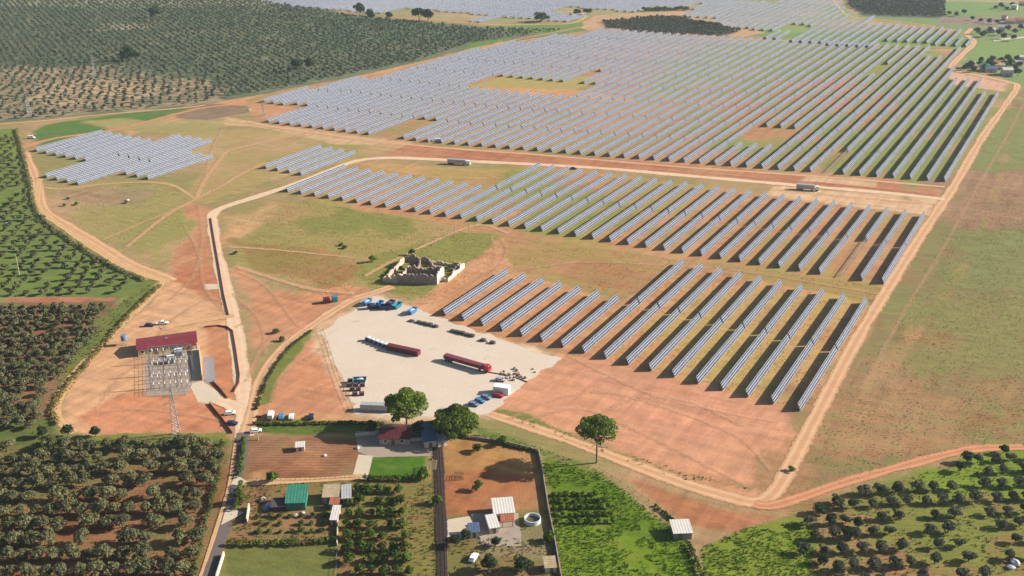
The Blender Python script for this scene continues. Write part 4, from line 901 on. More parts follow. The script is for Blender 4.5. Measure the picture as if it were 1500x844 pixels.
# ================================================================ BUILDINGS, VEHICLES, FURNITURE
def mpp(y): return CAM_H / (math.cos(PITCH) * (y + 221.5))      # metres per pixel across the view at a photo row
def heading(a, b):
    p, q = G(a), G(b); return math.atan2(q[1] - p[1], q[0] - p[0])
def mid(a, b): p, q = G(a), G(b); return ((p[0] + q[0]) / 2, (p[1] + q[1]) / 2)
def dist(a, b): p, q = G(a), G(b); return math.hypot(p[0] - q[0], p[1] - q[1])
def opening(root, name, x, y, z, w_, h, face, mat, frame=None, label=None):
    """A window or door 3 cm proud of a wall; face: 'y-' 'y+' 'x-' 'x+'."""
    s = {'y-': (0, -1), 'y+': (0, 1), 'x-': (-1, 0), 'x+': (1, 0)}[face]
    d = (w_, .12, h) if s[1] else (.12, w_, h)
    o = MB().box((0, 0, 0), d).build(name, mat, root, loc=(x + s[0] * .02, y + s[1] * .02, z))
    if frame:
        f = MB()
        for a, b in ((0, h / 2 + .06), (0, -h / 2 - .06)): f.box((s[1] * 0 + s[0] * .03, s[1] * .03, b), (w_ + .24, .16, .12) if s[1] else (.16, w_ + .24, .12))
        for a in (-w_ / 2 - .06, w_ / 2 + .06): f.box((a if s[1] else s[0] * .03, s[1] * .03 if s[1] else a, 0), (.12, .16, h) if s[1] else (.16, .12, h))
        f.build(name.split('_')[0] + '_frame', frame, o)
    return o
def house(name, a, b, depth_, wall_h, roof, label, cat, pitch=.25, wall='white_wall', gable='y', over=.35, openings=(), group=None, mono=False, lift=0, posts=False):
    """a, b: near ground corners in the photo; the house stands behind the line a-b."""
    depth_ *= 1.25; L = dist(a, b); rz = heading(a, b); c = mid(a, b); c = (c[0] - math.sin(rz) * depth_ / 2, c[1] + math.cos(rz) * depth_ / 2)
    root = empty(name, c, rz, label=label, cat=cat, group=group); hx, hy = L / 2, depth_ / 2
    if mono:
        z0, z1 = wall_h, wall_h + depth_ * pitch
        if not posts: MB().prism([(-hy, 0), (hy, 0), (hy, z1 - .08), (-hy, z0 - .08)], -hx, hx, Matrix.Rotation(R(90), 4, 'Z') @ Matrix.Scale(-1, 4, (0, 1, 0))).build('wall', M[wall], root)
        else:
            for sx_ in (-hx + .2, hx - .2):
                for sy_ in (-hy + .2, hy - .2): MB().slab(-.09, .09, -.09, .09, 0, wall_h + (sy_ + hy) * pitch - .02).build('post', M['dark_steel'], root, loc=(sx_, sy_, 0))
        MB().prism([(-hy - over, z0 - over * pitch), (hy + over, z1 + over * pitch), (hy + over, z1 + over * pitch + .14), (-hy - over, z0 - over * pitch + .14)], -hx - over, hx + over, Matrix.Rotation(R(90), 4, 'Z') @ Matrix.Scale(-1, 4, (0, 1, 0))).build('roof', M[roof], root)
    elif pitch == 0:
        MB().slab(-hx, hx, -hy, hy, 0, wall_h).build('wall', M[wall], root)
        rf = MB().slab(-hx + .15, hx - .15, -hy + .15, hy - .15, wall_h + .003, wall_h + .06)
        rf.build('roof', M[roof], root)
        pr = MB()
        for x0, x1, y0, y1 in ((-hx - .05, hx + .05, -hy - .05, -hy + .2), (-hx - .05, hx + .05, hy - .2, hy + .05), (-hx - .05, -hx + .2, -hy + .2, hy - .2), (hx - .2, hx + .05, -hy + .2, hy - .2)): pr.slab(x0, x1, y0, y1, wall_h + .062, wall_h + .4)
        pr.build('parapet', M[wall], root)
    else:
        half, hl = (hy, hx) if gable == 'y' else (hx, hy); rh = half * pitch
        Mx = (Matrix.Rotation(R(90), 4, 'Z') @ Matrix.Scale(-1, 4, (0, 1, 0))) if gable == 'y' else None
        MB().prism([(-half, 0), (half, 0), (half, wall_h - .06), (0, wall_h + rh - .06), (-half, wall_h - .06)], -hl, hl, Mx).build('wall', M[wall], root)
        e = half + over; ez = wall_h - over * pitch
        MB().prism([(-e, ez), (0, wall_h + rh), (e, ez), (e, ez + .16), (0, wall_h + rh + .16), (-e, ez + .16)], -hl - over, hl + over, Mx).build('roof', M[roof], root)
    for nm, x, z, w_, h_, f in openings:
        px_, py_ = {'y-': (x * hx, -hy), 'y+': (x * hx, hy), 'x-': (-hx, x * hy), 'x+': (hx, x * hy)}[f]
        opening(root, nm, px_, py_, z, w_, h_, f, M['glass'] if nm == 'window' else M['wood'], M['white_paint'] if nm == 'window' else None)
    return root, hx, hy
def polywall(name, pts, h, th, mat, label, cat='wall', coping=None):
    P = np.array(GP(pts)); mb = MB()
    for a, b in zip(P[:-1], P[1:]):
        L = np.linalg.norm(b - a); mb.box((*(a + b) / 2, h / 2), (L + th * .9, th, h + RNG.random() * .01), math.atan2(*(b - a)[::-1]))
    return mb.build(name, M[mat], label=label, cat=cat)
def fence(name, pts, h, label, step=3.0, rails=3, mat='steel', pm_='steel'):
    P = np.array(GP(pts)); root = empty(name, (*P[0], 0), label=label, cat='fence'); rb = MB(); i_ = 0
    for a, b in zip(P[:-1], P[1:]):
        L = np.linalg.norm(b - a); n = max(1, round(L / step)); ang = math.atan2(*(b - a)[::-1]); c = (a + b) / 2 - P[0]
        for r in range(rails): rb.box((*c, h * (r + .6) / rails), (L, .04, .05), ang)
        for k in range(n + 1 if b is P[-1] else n):
            q = a + (b - a) * k / n - P[0]
            MB().slab(-.05, .05, -.05, .05, 0, h).build('post', M[pm_], root, loc=(*q, 0))
    rb.build('rail', M[mat], root); return root

# ---------------- substation
B1, hx, hy = house('substation_building', (203,523), (289,511), 8.5, 3.4, 'red_roof', 'long cream substation building under a red sheet roof', 'building', .2, 'cream', 'y', .5,
    [('window', -.85, 2.0, 1.2, 1.2, 'y-'), ('window', -.62, 2.0, 1.2, 1.2, 'y-'), ('door', -.38, 1.3, 1.6, 2.6, 'y-'), ('window', -.1, 2.0, 1.2, 1.2, 'y-'), ('window', .2, 2.0, 1.2, 1.2, 'y-'), ('door', .75, 1.3, 2.2, 2.6, 'y-'), ('window', .3, 2.5, 1.2, 1.2, 'x+')])
MB().slab(hx * .62, hx, -hy - 2.6, -hy - .52, 2.9, 3.06).build('porch_roof', M['red_roof'], B1)
MB().slab(hx - 6.2, hx - 6.0, -hy - 2.4, -hy - 2.2, 0, 2.9).build('porch_post', M['steel'], B1); MB().slab(hx - .3, hx - .1, -hy - 2.4, -hy - 2.2, 0, 2.9).build('porch_post', M['steel'], B1)
MB().slab(-.4, .4, -.4, .4, 3.9, 4.7).build('roof_vent', M['steel'], B1)
polywall('yard_wall', [(292,513), (297,557)], 2.4, .35, 'cream', 'cream wall along the right side of the switchyard')
polywall('low_kerb_wall', [(300,480),(320,478),(333,480),(341,486),(346,515),(351,550),(350,562),(343,574)], .7, .3, 'brick', 'dark red kerb wall curving round the earth plot right of the substation')
polywall('low_kerb_wall', [(312,560),(322,570),(333,584)], .7, .3, 'brick', 'dark red kerb wall below the grey parking slab')
polywall('low_kerb_wall', [(307,592),(316,603),(326,615),(340,635)], .8, .3, 'brick', 'dark red kerb wall beside the site entrance car')
polywall('low_kerb_wall', [(309,320),(313,345),(320,385),(328,432),(335,462)], .7, .3, 'brick', 'long dark red kerb wall left of the main site road')
for i, (px, py) in enumerate([(262,521),(251,531)]):
    root = empty('power_transformer', G(px, py), heading((203,523), (289,511)), label=['white transformer close to the substation wall', 'white transformer in front of the first one, further left'][i], cat='transformer', group='transformers of the switchyard')
    MB().slab(-1.7, 1.7, -1.0, 1.0, .3, 2.6).slab(-1.9, 1.9, -1.2, 1.2, 0, .3).build('tank', M['silver'], root, bevel=.05)
    rd = MB()
    for k in range(7): rd.slab(-1.5 + k * .5, -1.38 + k * .5, -1.7, -1.06, .5, 2.4)
    rd.build('radiator', M['silver'], root)
    MB().tube((-1.5, 0, 3.2), (1.5, 0, 3.2), .35, n=10).slab(-.1, .1, -.1, .1, 2.55, 2.95).build('conservator', M['white_paint'], root)
    for k in range(3):
        bs = MB()
        for q in range(5): bs.tube((0, 0, .18 * q), (0, 0, .18 * q + .1), .16, .12, 8)
        bs.tube((0, 0, 0), (0, 0, 1.1), .06, n=6); bs.build('bushing', M['maroon'], root, loc=(-1 + k, .5, 2.6))
DIRX = heading((203,523), (289,511))
for i, (a, b, lab) in enumerate([((220,533),(282,528),'lattice gantry nearest the substation building'), ((220,551),(283,546),'middle lattice gantry across the switchyard'), ((222,570),(280,565),'front lattice gantry at the near side of the switchyard')]):
    L = dist(a, b); root = empty('switchyard_gantry', mid(a, b), heading(a, b), label=lab, cat='gantry', group='switchyard gantries'); n = 4
    for k in range(n):
        x = -L / 2 + L * k / (n - 1); c_ = MB()
        for sx_, sy_ in ((-.25, -.25), (.25, -.25), (.25, .25), (-.25, .25)): c_.tube((sx_, sy_, 0), (sx_ * .6, sy_ * .6, 7.5), .06, n=4)
        for z in range(7): c_.tube((-.24, -.24, z), (.24, -.24, z + 1), .035, n=4).tube((.24, .24, z), (-.24, .24, z + 1), .035, n=4)
        c_.build('column', M['steel'], root, loc=(x, 0, 0))
    bm_ = MB()
    for z in (7.3, 7.8): bm_.tube((-L / 2, 0, z), (L / 2, 0, z), .07, n=4)
    for k in range(int(L)): bm_.tube((-L / 2 + k, 0, 7.3), (-L / 2 + k + 1, 0, 7.8), .035, n=4)
    bm_.build('beam', M['steel'], root)
    for k in range(9):
        s_ = MB()
        for q in range(4): s_.tube((0, 0, -.2 - q * .2), (0, 0, -.3 - q * .2), .12, .09, 7)
        s_.build('insulator', M['white_paint'], root, loc=(-L / 2 + L * (k + .7) / 9.5, 0, 7.2))
def post_mesh():
    a = MB().slab(-.09, .09, -.09, .09, 0, 2.3).slab(-.5, .5, -.12, .12, 2.3, 2.45).mesh('stand', M['steel']); c_ = MB()
    for q in range(7): c_.tube((0, 0, 2.45 + q * .2), (0, 0, 2.57 + q * .2), .17, .12, 8)
    return a, c_.mesh('insulator', M['white_paint'])
ST, IN = post_mesh()
for j, y in enumerate((523, 538, 543, 557, 562, 573)):
    for i in range(7):
        px = 224 + i * 8.2 + (j % 2) * 2
        if j == 0 and i > 2: continue
        root = empty('insulator_post', G(px, y - .08 * (px - 220)), DIRX, label=f'insulator post of the switchyard, {ordw(j + 1)} line from the building, {ordw(i + 1)} from the left', cat='insulator post', group='insulator posts in the switchyard')
        for nm, me in (('stand', ST), ('insulator', IN)):
            o = link(bpy.data.objects.new(nm, me)); o.parent = root
fence('wire_fence', [(211,521),(213,581),(272,579),(283,563)], 2.2, 'steel wire fence round the switchyard gravel', 3.5, 3)
def lattice(px, py, ptop, label, base=2.6, arms=3, name='power_pylon'):
    h = h_at(px, py, ptop); root = empty(name, G(px, py), R(20), label=label, cat='pylon'); n = max(5, int(h / 2.4)); mb = MB(); f = lambda z: base * (1 - .85 * z / h)
    C4 = ((-1, -1), (1, -1), (1, 1), (-1, 1))
    for i in range(n):
        z0, z1 = h * i / n, h * (i + 1) / n
        for k in range(4):
            a, b = C4[k], C4[(k + 1) % 4]; r0, r1 = f(z0) / 2, f(z1) / 2
            mb.tube((a[0] * r0, a[1] * r0, z0), (a[0] * r1, a[1] * r1, z1), .13, n=4, cap=False)
            mb.tube((a[0] * r0, a[1] * r0, z0), (b[0] * r1, b[1] * r1, z1), .08, n=4, cap=False).tube((b[0] * r0, b[1] * r0, z0), (a[0] * r1, a[1] * r1, z1), .08, n=4, cap=False)
    mb.build('tower', M['steel'], root)
    for i in range(arms):
        z = h * (.95 - .13 * i); w_ = 2.6 + .5 * (i % 2)
        a = MB().tube((-w_, 0, z), (w_, 0, z), .07, n=4).tube((-w_, 0, z), (0, 0, z + .9), .05, n=4).tube((w_, 0, z), (0, 0, z + .9), .05, n=4).build('crossarm', M['steel'], root)
        for s_ in (-1, 1):
            ins = MB()
            for q in range(5): ins.tube((0, 0, -.15 * q), (0, 0, -.15 * q - .09), .13, .1, 7)
            ins.build('insulator', M['grey_conc'], a, loc=(s_ * w_, 0, z - .06))
    return root
lattice(259, 638, 568, 'tall lattice pylon standing in front of the switchyard', 3.0)
lattice(139, 113, 84, 'grey pylon deep in the upper olive grove', 3.0)
lattice(44, 172, 138, 'grey pylon at the edge of the pale grove, upper left', 3.0)
lattice(386, 170, 147, 'slim pylon before the left tip of the big solar block', 1.6, 2)
for px, py, pt, lab in [(29,405,372,'pale concrete pole standing in the green orchard'), (666,346,323,'concrete pole in front of the middle solar block, left of two'), (687,343,325,'concrete pole in front of the middle solar block, right of two'), (342,372,362,'short pole casting a long shadow beside the site road'), (378,645,632,'pole beside the garden gate and the parked white car')]:
    h = h_at(px, py, pt); root = empty('utility_pole', G(px, py), R(30), label=lab, cat='pole')
    MB().tube((0, 0, 0), (0, 0, h), .22, .14, 8).build('shaft', M['concrete'], root); MB().slab(-.9, .9, -.06, .06, h - .5, h - .38).build('crossarm', M['steel'], root)
# water tank on a leg left of the substation
root = empty('water_tank', G(183, 505), 0, label='light blue water tank on a leg left of the substation building', cat='water tank')
MB().tube((0, 0, 2.2), (0, 0, 4.6), 1.3, n=14).build('tank', M['grey_blue'], root, bevel=.1)
for k in range(4): MB().slab(-.08, .08, -.08, .08, 0, 2.2).build('leg', M['steel'], root, loc=(.8 * (1 if k % 2 else -1), .8 * (1 if k > 1 else -1), 0))

# ---------------- vehicles
def vehicle(kind, px, py, ang, paint, label, cat='car', name='parked_car', group=None):
    L, W, Hb, prof, gl = {
        'car': (4.3, 1.8, .62, [(-2.15,.35),(2.15,.35),(2.15,.72),(1.25,.92),(-2.1,.95)], [(-1.95,.95),(1.2,.92),(.55,1.48),(-1.5,1.48)]),
        'van': (5.2, 2.0, .62, [(-2.6,.35),(2.6,.35),(2.6,1.0),(1.9,1.2),(-2.6,1.2)], [(-2.58,1.2),(1.9,1.2),(1.35,2.15),(-2.5,2.15)]),
        'pickup': (5.2, 1.9, .62, [(-2.6,.4),(2.6,.4),(2.6,.85),(1.5,1.0),(-2.6,1.0)], [(-.7,1.0),(1.45,1.0),(.8,1.72),(-.5,1.72)])}[kind]
    root = empty(name, G(px, py), ang, label=label, cat=cat, group=group)
    MB().prism(prof, -W / 2, W / 2).build('body', M[paint], root, bevel=.08)
    k = .93; MB().prism(gl, -W / 2 * k, W / 2 * k).build('cabin', M[paint], root, bevel=.06)
    z0, z1 = gl[0][1] + .1, gl[2][1] - .1; fx = lambda a, b, z: a[0] + (b[0] - a[0]) * (z - a[1]) / (b[1] - a[1])
    sw = [(fx(gl[0], gl[3], z0) + .15, z0), (fx(gl[1], gl[2], z0) - .15, z0), (fx(gl[1], gl[2], z1) - .12, z1), (fx(gl[0], gl[3], z1) + .12, z1)]
    if kind == 'van': sw = [(.4, z0), sw[1], sw[2], (.4, z1)]
    MB().prism(sw, -W / 2 * k - .015, -W / 2 * k + .01).prism(sw, W / 2 * k - .01, W / 2 * k + .015).build('side_window', M['glass'], root)
    a, b = Vector((gl[1][0], 0, gl[1][1])), Vector((gl[2][0], 0, gl[2][1])); d = (b - a).normalized(); n_ = Vector((-d.z, 0, d.x)) * -.02; n_ = -n_ if n_.x < 0 else n_
    p0, p1 = a + d * .12 + n_, b - d * .08 + n_; y_ = W / 2 * k - .12
    MB().add([(p0.x, -y_, p0.z), (p0.x, y_, p0.z), (p1.x, y_ * .95, p1.z), (p1.x, -y_ * .95, p1.z)], [(0, 1, 2, 3)]).build('windscreen', M['glass'], root)
    for sx_ in (-L * .3, L * .31):
        for sy_ in (-1, 1): MB().tube((0, -.11, 0), (0, .11, 0), .33, n=12).build('wheel', M['tyre'], root, loc=(sx_, sy_ * (W / 2 - .06), .33))
    for sy_ in (-.6, .6): MB().slab(0, .05, -.2, .2, 0, .16).build('headlight', M['glass'], root, loc=(prof[2][0] + .0, sy_, .62))
    return root
vehicle('pickup', 238, 475, R(10), 'white_paint', 'white pickup parked behind the red roofed substation'); vehicle('car', 219, 478, R(5), 'dark_blue', 'navy car behind the substation left of the white pickup')
vehicle('car', 337, 607, R(12), 'white_paint', 'white car by the site entrance kerb'); vehicle('car', 340, 622, R(0), 'dark_blue', 'small dark vehicle just below the white car at the site entrance')
vehicle('van', 397, 611, R(95), 'white_paint', 'pale van, leftmost of the cars above the hedge', 'van', 'parked_van'); vehicle('car', 412, 612, R(100), 'blue', 'blue car right of the pale van above the hedge', group='cars parked above the hedge')
vehicle('car', 427, 612, R(95), 'white_paint', 'white car in the row above the hedge', group='cars parked above the hedge'); vehicle('car', 456, 612, R(100), 'dark_blue', 'dark blue car standing apart at the right of the row', group='cars parked above the hedge')
vehicle('car', 375, 633, R(15), 'white_paint', 'white car at the garden gate beside the lane'); vehicle('car', 733, 558, R(-15), 'silver', 'silver car near the rubble at the right of the yard')
vehicle('car', 730, 581, R(-20), 'red', 'red car in front of the white box truck'); vehicle('car', 712, 584, R(-25), 'grey_blue', 'grey blue car beside the red car', group='cars parked at the yard corner')
vehicle('car', 703, 589, R(-25), 'blue', 'blue car next to the round stone pine', group='cars parked at the yard corner'); vehicle('car', 694, 594, R(-25), 'grey_blue', 'pale blue car half behind the round stone pine', group='cars parked at the yard corner')
vehicle('car', 840, 248, R(-5), 'dark_blue', 'dark car driving on the main site road between blocks'); vehicle('van', 642, 207, R(0), 'white_paint', 'white van at the front of the big upper solar block', 'van', 'parked_van')
vehicle('car', 694, 819, R(70), 'white_paint', 'white car in the shade near the bottom garden trees'); vehicle('van', 46, 203, R(0), 'white_paint', 'white van beside the green field at the far left', 'van', 'parked_van')
def lorry(px0, px1, py, label, box_mat, cab_mat, py1=None, TH=3.6, rib=None):
    a, b = (px0, py), (px1, py1 or py); L = dist(a, b); root = empty('lorry', mid(a, b), heading(a, b), label=label, cat='lorry'); hx = L / 2
    bx = MB().slab(-hx, hx - 3.0, -1.25, 1.25, 1.1, TH).build('trailer', M[box_mat], root, bevel=.04)
    rb = MB()
    for k in range(int((L - 3) / 1.1)): rb.slab(-hx + .4 + k * 1.1, -hx + .52 + k * 1.1, -1.29, 1.29, 1.15, TH + .03)
    rb.build('trailer_ribs', M[rib or box_mat], bx)
    MB().slab(-hx, hx - .3, -.5, .5, .7, 1.08).build('chassis', M['dark_steel'], root)
    cb = MB().prism([(hx - 2.4, .6), (hx, .6), (hx, 1.9), (hx - .35, 3.1), (hx - 2.4, 3.2)], -1.2, 1.2).build('cab', M[cab_mat], root, bevel=.08)
    MB().box((0, 0, 0), (.06, 2.1, .95), tilt=('Y', R(-16))).build('windscreen', M['glass'], cb, loc=(hx - .15, 0, 2.5))
    for x in (-hx + 1.2, -hx + 2.5, -hx + 3.8, hx - 1.2, hx - 4.4):
        for s_ in (-1, 1): MB().tube((0, -.15, 0), (0, .15, 0), .5, n=12).build('wheel', M['tyre'], root, loc=(x, s_ * 1.08, .5))
lorry(656, 689, 240, 'long grey lorry driving on the main site road, left of two', 'silver', 'white_paint', 242)
lorry(1166, 1200, 277, 'grey lorry with a white cab on the wide pale strip', 'silver', 'white_paint', 280)
lorry(652, 718, 527, 'dark red container lorry with a bright red cab in the yard', 'maroon', 'red', 546, 2.7, 'pink_paint')
def container(px0, py0, px1, py1, mat, label, w_=2.45, h=2.6, group=None, cat='container', name='shipping_container'):
    a, b = (px0, py0), (px1, py1); L = dist(a, b); root = empty(name, mid(a, b), heading(a, b), label=label, cat=cat, group=group); hx, hy = L / 2, w_ / 2
    MB().slab(-hx, hx, -hy, hy, .12, h).build('body', M[mat], root)
    rb = MB()
    for k in range(int(L / .6)): x = -hx + .3 + k * .6; rb.slab(x, x + .22, -hy - .05, hy + .05, .3, h - .15)
    for x in (-hx, hx): rb.slab(x - .06, x + .06, -hy - .06, -hy + .06, 0, h + .03).slab(x - .06, x + .06, hy - .06, hy + .06, 0, h + .03)
    rb.build('corrugation', M[mat], root)
    d = MB().slab(0, .07, -hy + .1, hy - .1, .2, h - .1).build('door', M[mat], root, loc=(hx, 0, 0))
    for s_ in (-.5, .5): MB().tube((.1, s_, .3), (.1, s_, h - .2), .03, n=5).build('lock_bar', M['steel'], d)
    return root
container(568, 511, 614, 521, 'maroon', 'long dark red container in the middle of the yard', 2.6, 2.3); container(529, 600, 580, 602, 'silver', 'long white container at the near edge of the yard', 2.5, 2.8)
container(724, 574, 746, 577, 'white_paint', 'white box body parked at the yard corner', 3.2, 3.2)
container(474, 444, 483, 443, 'maroon', 'dark container on the grass left of the yard entrance', 2.6, 2.6); container(487, 442, 494, 441, 'teal', 'teal cabin beside the dark container left of the yard', 2.4, 2.6, cat='cabin', name='site_cabin')
def skip(px, py, ang, mat, label, s=1.0, fill=None):
    root = empty('rubbish_skip', G(px, py), ang, label=label, cat='skip', group='skips in the yard'); root.scale = (s, s, s)
    th = .09; bot, top = [(-1.5, -.8), (1.5, -.8), (1.5, .8), (-1.5, .8)], [(-2.2, -1.0), (2.2, -1.0), (2.2, 1.0), (-2.2, 1.0)]
    vs = [(x, y, .15) for x, y in bot] + [(x, y, 1.7) for x, y in top] + [(x * .96, y * .92, .25) for x, y in bot] + [(x * .95, y * .9, 1.7) for x, y in top]
    fs = [(3, 2, 1, 0), (8, 9, 10, 11)]
    for k in range(4): q = (k + 1) % 4; fs += [(k, q, 4 + q, 4 + k), (8 + q, 8 + k, 12 + k, 12 + q), (4 + k, 4 + q, 12 + q, 12 + k)]
    MB().add(vs, fs).build('tub', M[mat], root)
    rm = MB()
    for x in (-1.2, 0, 1.2): rm.slab(x - .06, x + .06, -1.06, -.98, .2, 1.68).slab(x - .06, x + .06, .98, 1.06, .2, 1.68)
    rm.slab(-2.25, 2.25, -1.1, -1.0, 1.6, 1.74).slab(-2.25, 2.25, 1.0, 1.1, 1.6, 1.74); rm.build('rim', M[mat], root)
    if fill: MB().blob((0, 0, 1.1), (1.7, .8, .6), jit=.25).build('load', M[fill], root)
for i, (px, py, ang, mat, fill, lab) in enumerate([(538,446,60,'blue','sack','blue skip with white sheeting, leftmost of the cluster'), (546,452,10,'dark_blue','tarp','navy skip low in the cluster by the yard entrance'), (556,449,70,'blue',None,'upright pale blue skip in the middle of the cluster'),
        (564,453,5,'dark_blue',None,'dark blue skip in front of the dark topped one'), (572,448,65,'dark_blue','tarp','skip heaped with dark waste in the cluster'), (582,451,60,'teal',None,'bright blue skip, right end of the cluster'), (604,459,60,'blue','sack','blue skip standing alone right of the cluster'), (527,561,5,'teal','sack','teal skip at the left edge of the yard')]):
    skip(px, py, R(ang), mat, lab, 1.25, fill)
for i in range(5):
    px, py = 539 + i * 6.2, 499 + i * 2.4; root = empty('bulk_sack', G(px, py), R(-15), label=f'white bulk sack of the row left of the red container, {ordw(i + 1)} from the left', cat='sack', group='white bulk sacks in the yard')
    MB().prism([(-1.1, .16), (1.1, .16), (1.16, 1.0), (.95, 1.85), (0, 2.0), (-.95, 1.85), (-1.16, 1.0)], -.95, .95).build('bag', M['sack'], root, bevel=.15); MB().slab(-.9, .9, -1.0, -.96, .3, 1.6).build('blue_sheet', M['dark_blue'], root); MB().slab(-1.1, 1.1, -1.0, 1.0, 0, .15).build('pallet', M['wood'], root)
for i, (px, py) in enumerate([(512,566),(521,566),(531,566),(516,572),(525,572),(520,579),(530,579),(513,560)]):
    root = empty('steel_bin', G(px, py), R(3), label=f'dark red bin by the yard fence, {ordw(i + 1)} from the top left', cat='bin', group='dark red bins by the yard fence')
    MB().slab(-.95, .95, -.7, .7, .15, 1.3).build('body', M['maroon'], root); MB().slab(-1.0, 1.0, -.75, .75, 1.303, 1.4).build('lid', M['tarp'], root); MB().slab(-.9, .9, -.6, .6, 0, .147).build('skid', M['wood'], root)
for i, (a, b, h) in enumerate([((598,470),(608,472),.7), ((610,472),(642,480),.9), ((660,485),(695,494),.9), ((702,498),(714,501),1.0), ((717,502),(726,504),1.0)]):
    L = dist(a, b); root = empty('material_stack', mid(a, b), heading(a, b), label=['small dark stack at the left end of the storage line', 'long low stack of dark module rails', 'second long dark stack along the storage line', 'dark covered crate stack right of the long stacks', 'last covered crate stack at the right of the line'][i], cat='stack', group='stacks along the back of the yard'); n = max(1, int(L / 2.4))
    for k in range(n): MB().slab(-1.1, 1.1, -.8, .8, .15, h + .15 * ((k * 7) % 3)).build('crate', M['tarp'], root, loc=(-L / 2 + (k + .5) * L / n, 0, 0))
    MB().slab(-L / 2, L / 2, -.7, .7, 0, .147).build('pallet', M['wood'], root)
g_ = random.Random(4)
for i in range(26):
    px, py = 752 + g_.gauss(0, 1) * 9 + (20 if i > 20 else 0), 550 + g_.gauss(0, 1) * 3.5 - (8 if i > 20 else 0); s = g_.uniform(.4, 1.0)
    MB().blob((0, 0, s * .5), (s, s * .8, s * .6), 7, 5, .25, g_).build('boulder', M['stone'], loc=(*G(px, py), 0), label=f'pale boulder in the heap right of the yard, {ordw(i + 1)} of them', cat='boulder', group='boulders at the right tip of the yard')
fence('yard_fence', [(473,486),(482,510),(493,545),(506,578),(519,606)], 1.8, 'thin fence down the left edge of the gravel yard', 4, 2, 'wood', 'wood')
polywall('beam_line', [(712,545),(735,549),(760,555),(772,560)], .35, .35, 'wood', 'line of timber beams from the red lorry to the rubble', 'timber')

# ---------------- the ruin
def ruinwall(root, name, a, b, hs, th, mat):
    """A roofless wall with a broken top; a, b are world points relative to root."""
    a, b = Vector((*a, 0)), Vector((*b, 0)); d = (b - a); n = Vector((-d.y, d.x, 0)).normalized() * th / 2; k = len(hs) * 5; P = []; rr = random.Random(len(hs))
    for i in range(k + 1):
        q = i / k * (len(hs) - 1); j = min(int(q), len(hs) - 2); P.append((a + d * i / k, max(.3, .92 * (hs[j] + (hs[j + 1] - hs[j]) * (q - j)) + rr.uniform(-1.0, .8))))
    vs, fs = [], []
    for p, h in P: vs += [p + n, p - n, p - n + Vector((0, 0, h)), p + n + Vector((0, 0, h))]
    for i in range(k):
        o = 4 * i
        for q in range(4): fs.append((o + q, o + 4 + q, o + 4 + (q + 1) % 4, o + (q + 1) % 4))
    fs += [(0, 3, 2, 1), (4 * k, 4 * k + 1, 4 * k + 2, 4 * k + 3)]
    MB().add(vs, fs).build(name, M[mat], root)
rp = G(610, 405); rl = lambda p: (G(p)[0] - rp[0], G(p)[1] - rp[1])
root = empty('ruined_farmhouse', rp, 0, label='roofless ruined stone farmhouse with a bright right gable', cat='ruin')
for a, b, hs, mt in [((561,414),(582,415),[3,4.5,2.5,4],'stone'), ((582,415),(640,417),[5,5.6,5.4,5.8,5.2,5.6],'dark_stone'), ((640,417),(650,404),[5.6,7.0,5],'white_wall'), ((650,404),(594,400),[5,4.2,3.4,4.6,3.8],'dark_stone'), ((561,414),(594,383),[3.2,2.2,3.6,3],'stone'), ((594,383),(628,385),[3.4,4.6,2.6,3.4],'dark_stone'),  # shade on the front and sun on the gable put into wall colours
                      ((582,415),(600,397),[4.2,3.2,3.8],'stone'), ((628,385),(678,392),[2.4,1.4,2.0,2.4],'stone'), ((656,413),(680,392),[2.6,2.8,2.6,3.2],'white_wall'), ((646,412),(656,413),[2,1.6],'stone'), ((628,385),(648,405),[2.8,1.8,2.6],'stone'), ((664,401),(672,393),[1.6,2.6],'stone'), ((612,400),(616,384),[3,2.2,3],'dark_stone')]:
    ruinwall(root, 'wall', rl(a), rl(b), hs, .6, mt)
for i in range(14):
    px, py = 570 + i * 7.5, 398 + 8 * math.sin(i * 2.2); s = .5 + .4 * ((i * 5) % 3) / 2
    MB().blob((0, 0, .25), (s * 1.3, s, s * .6), 7, 5, .3, g_).build('fallen_stone', M['stone'], loc=(*G(px, py), 0), label=f'fallen stones inside the ruin, {ordw(i + 1)} pile from its left end', cat='rubble', group='fallen stones inside the ruin')

# ---------------- gardens and houses at the bottom
W, D = 'window', 'door'
house('farmhouse', (556,652), (600,652), 7.5, 2.7, 'shaded_red_roof', 'farmhouse with a dark red tiled roof beside the pines', 'house', .35, 'concrete', 'y', .4, [(W,-.6,1.7,1.1,1.1,'y-'),(D,-.1,1.1,1.1,2.1,'y-'),(W,.5,1.7,1.1,1.1,'y-')])[0]  # duller roof and wall colours stand in for shade from the pines
house('garden_shed', (622,657), (640,655), 9, 2.8, 'blue_roof', 'blue grey roofed shed right of the farmhouse', 'shed', .12, 'white_wall', mono=True, openings=[(D,0,1.1,1.2,2.0,'y-')])
polywall('terrace_wall', [(521,640),(548,637),(556,635)], 1.4, .3, 'white_wall', 'cream wall left of the shaded farmhouse'); polywall('terrace_wall', [(600,647),(624,645)], 1.3, .3, 'white_wall', 'white wall between the farmhouse and the blue grey shed')
house('field_hut', (642,656), (655,653), 3.0, 2.2, 'grey_roof', 'pale blue hut at the paddock corner', 'hut', .15, 'white_wall', mono=True, openings=[(D,0,1.0,.9,1.8,'y-')])
house('green_shed', (420,748), (448,747), 5.5, 3.0, 'green_roof', 'shed clad in green sheet metal', 'shed', .28, 'green_roof', mono=True, openings=[(D,.4,1.1,1.4,2.0,'y-')])
house('tarp_shelter', (398,750), (419,749), 3.4, 1.9, 'tarp', 'dark low shelter attached left of the green shed', 'shelter', .05, mono=True, posts=True)
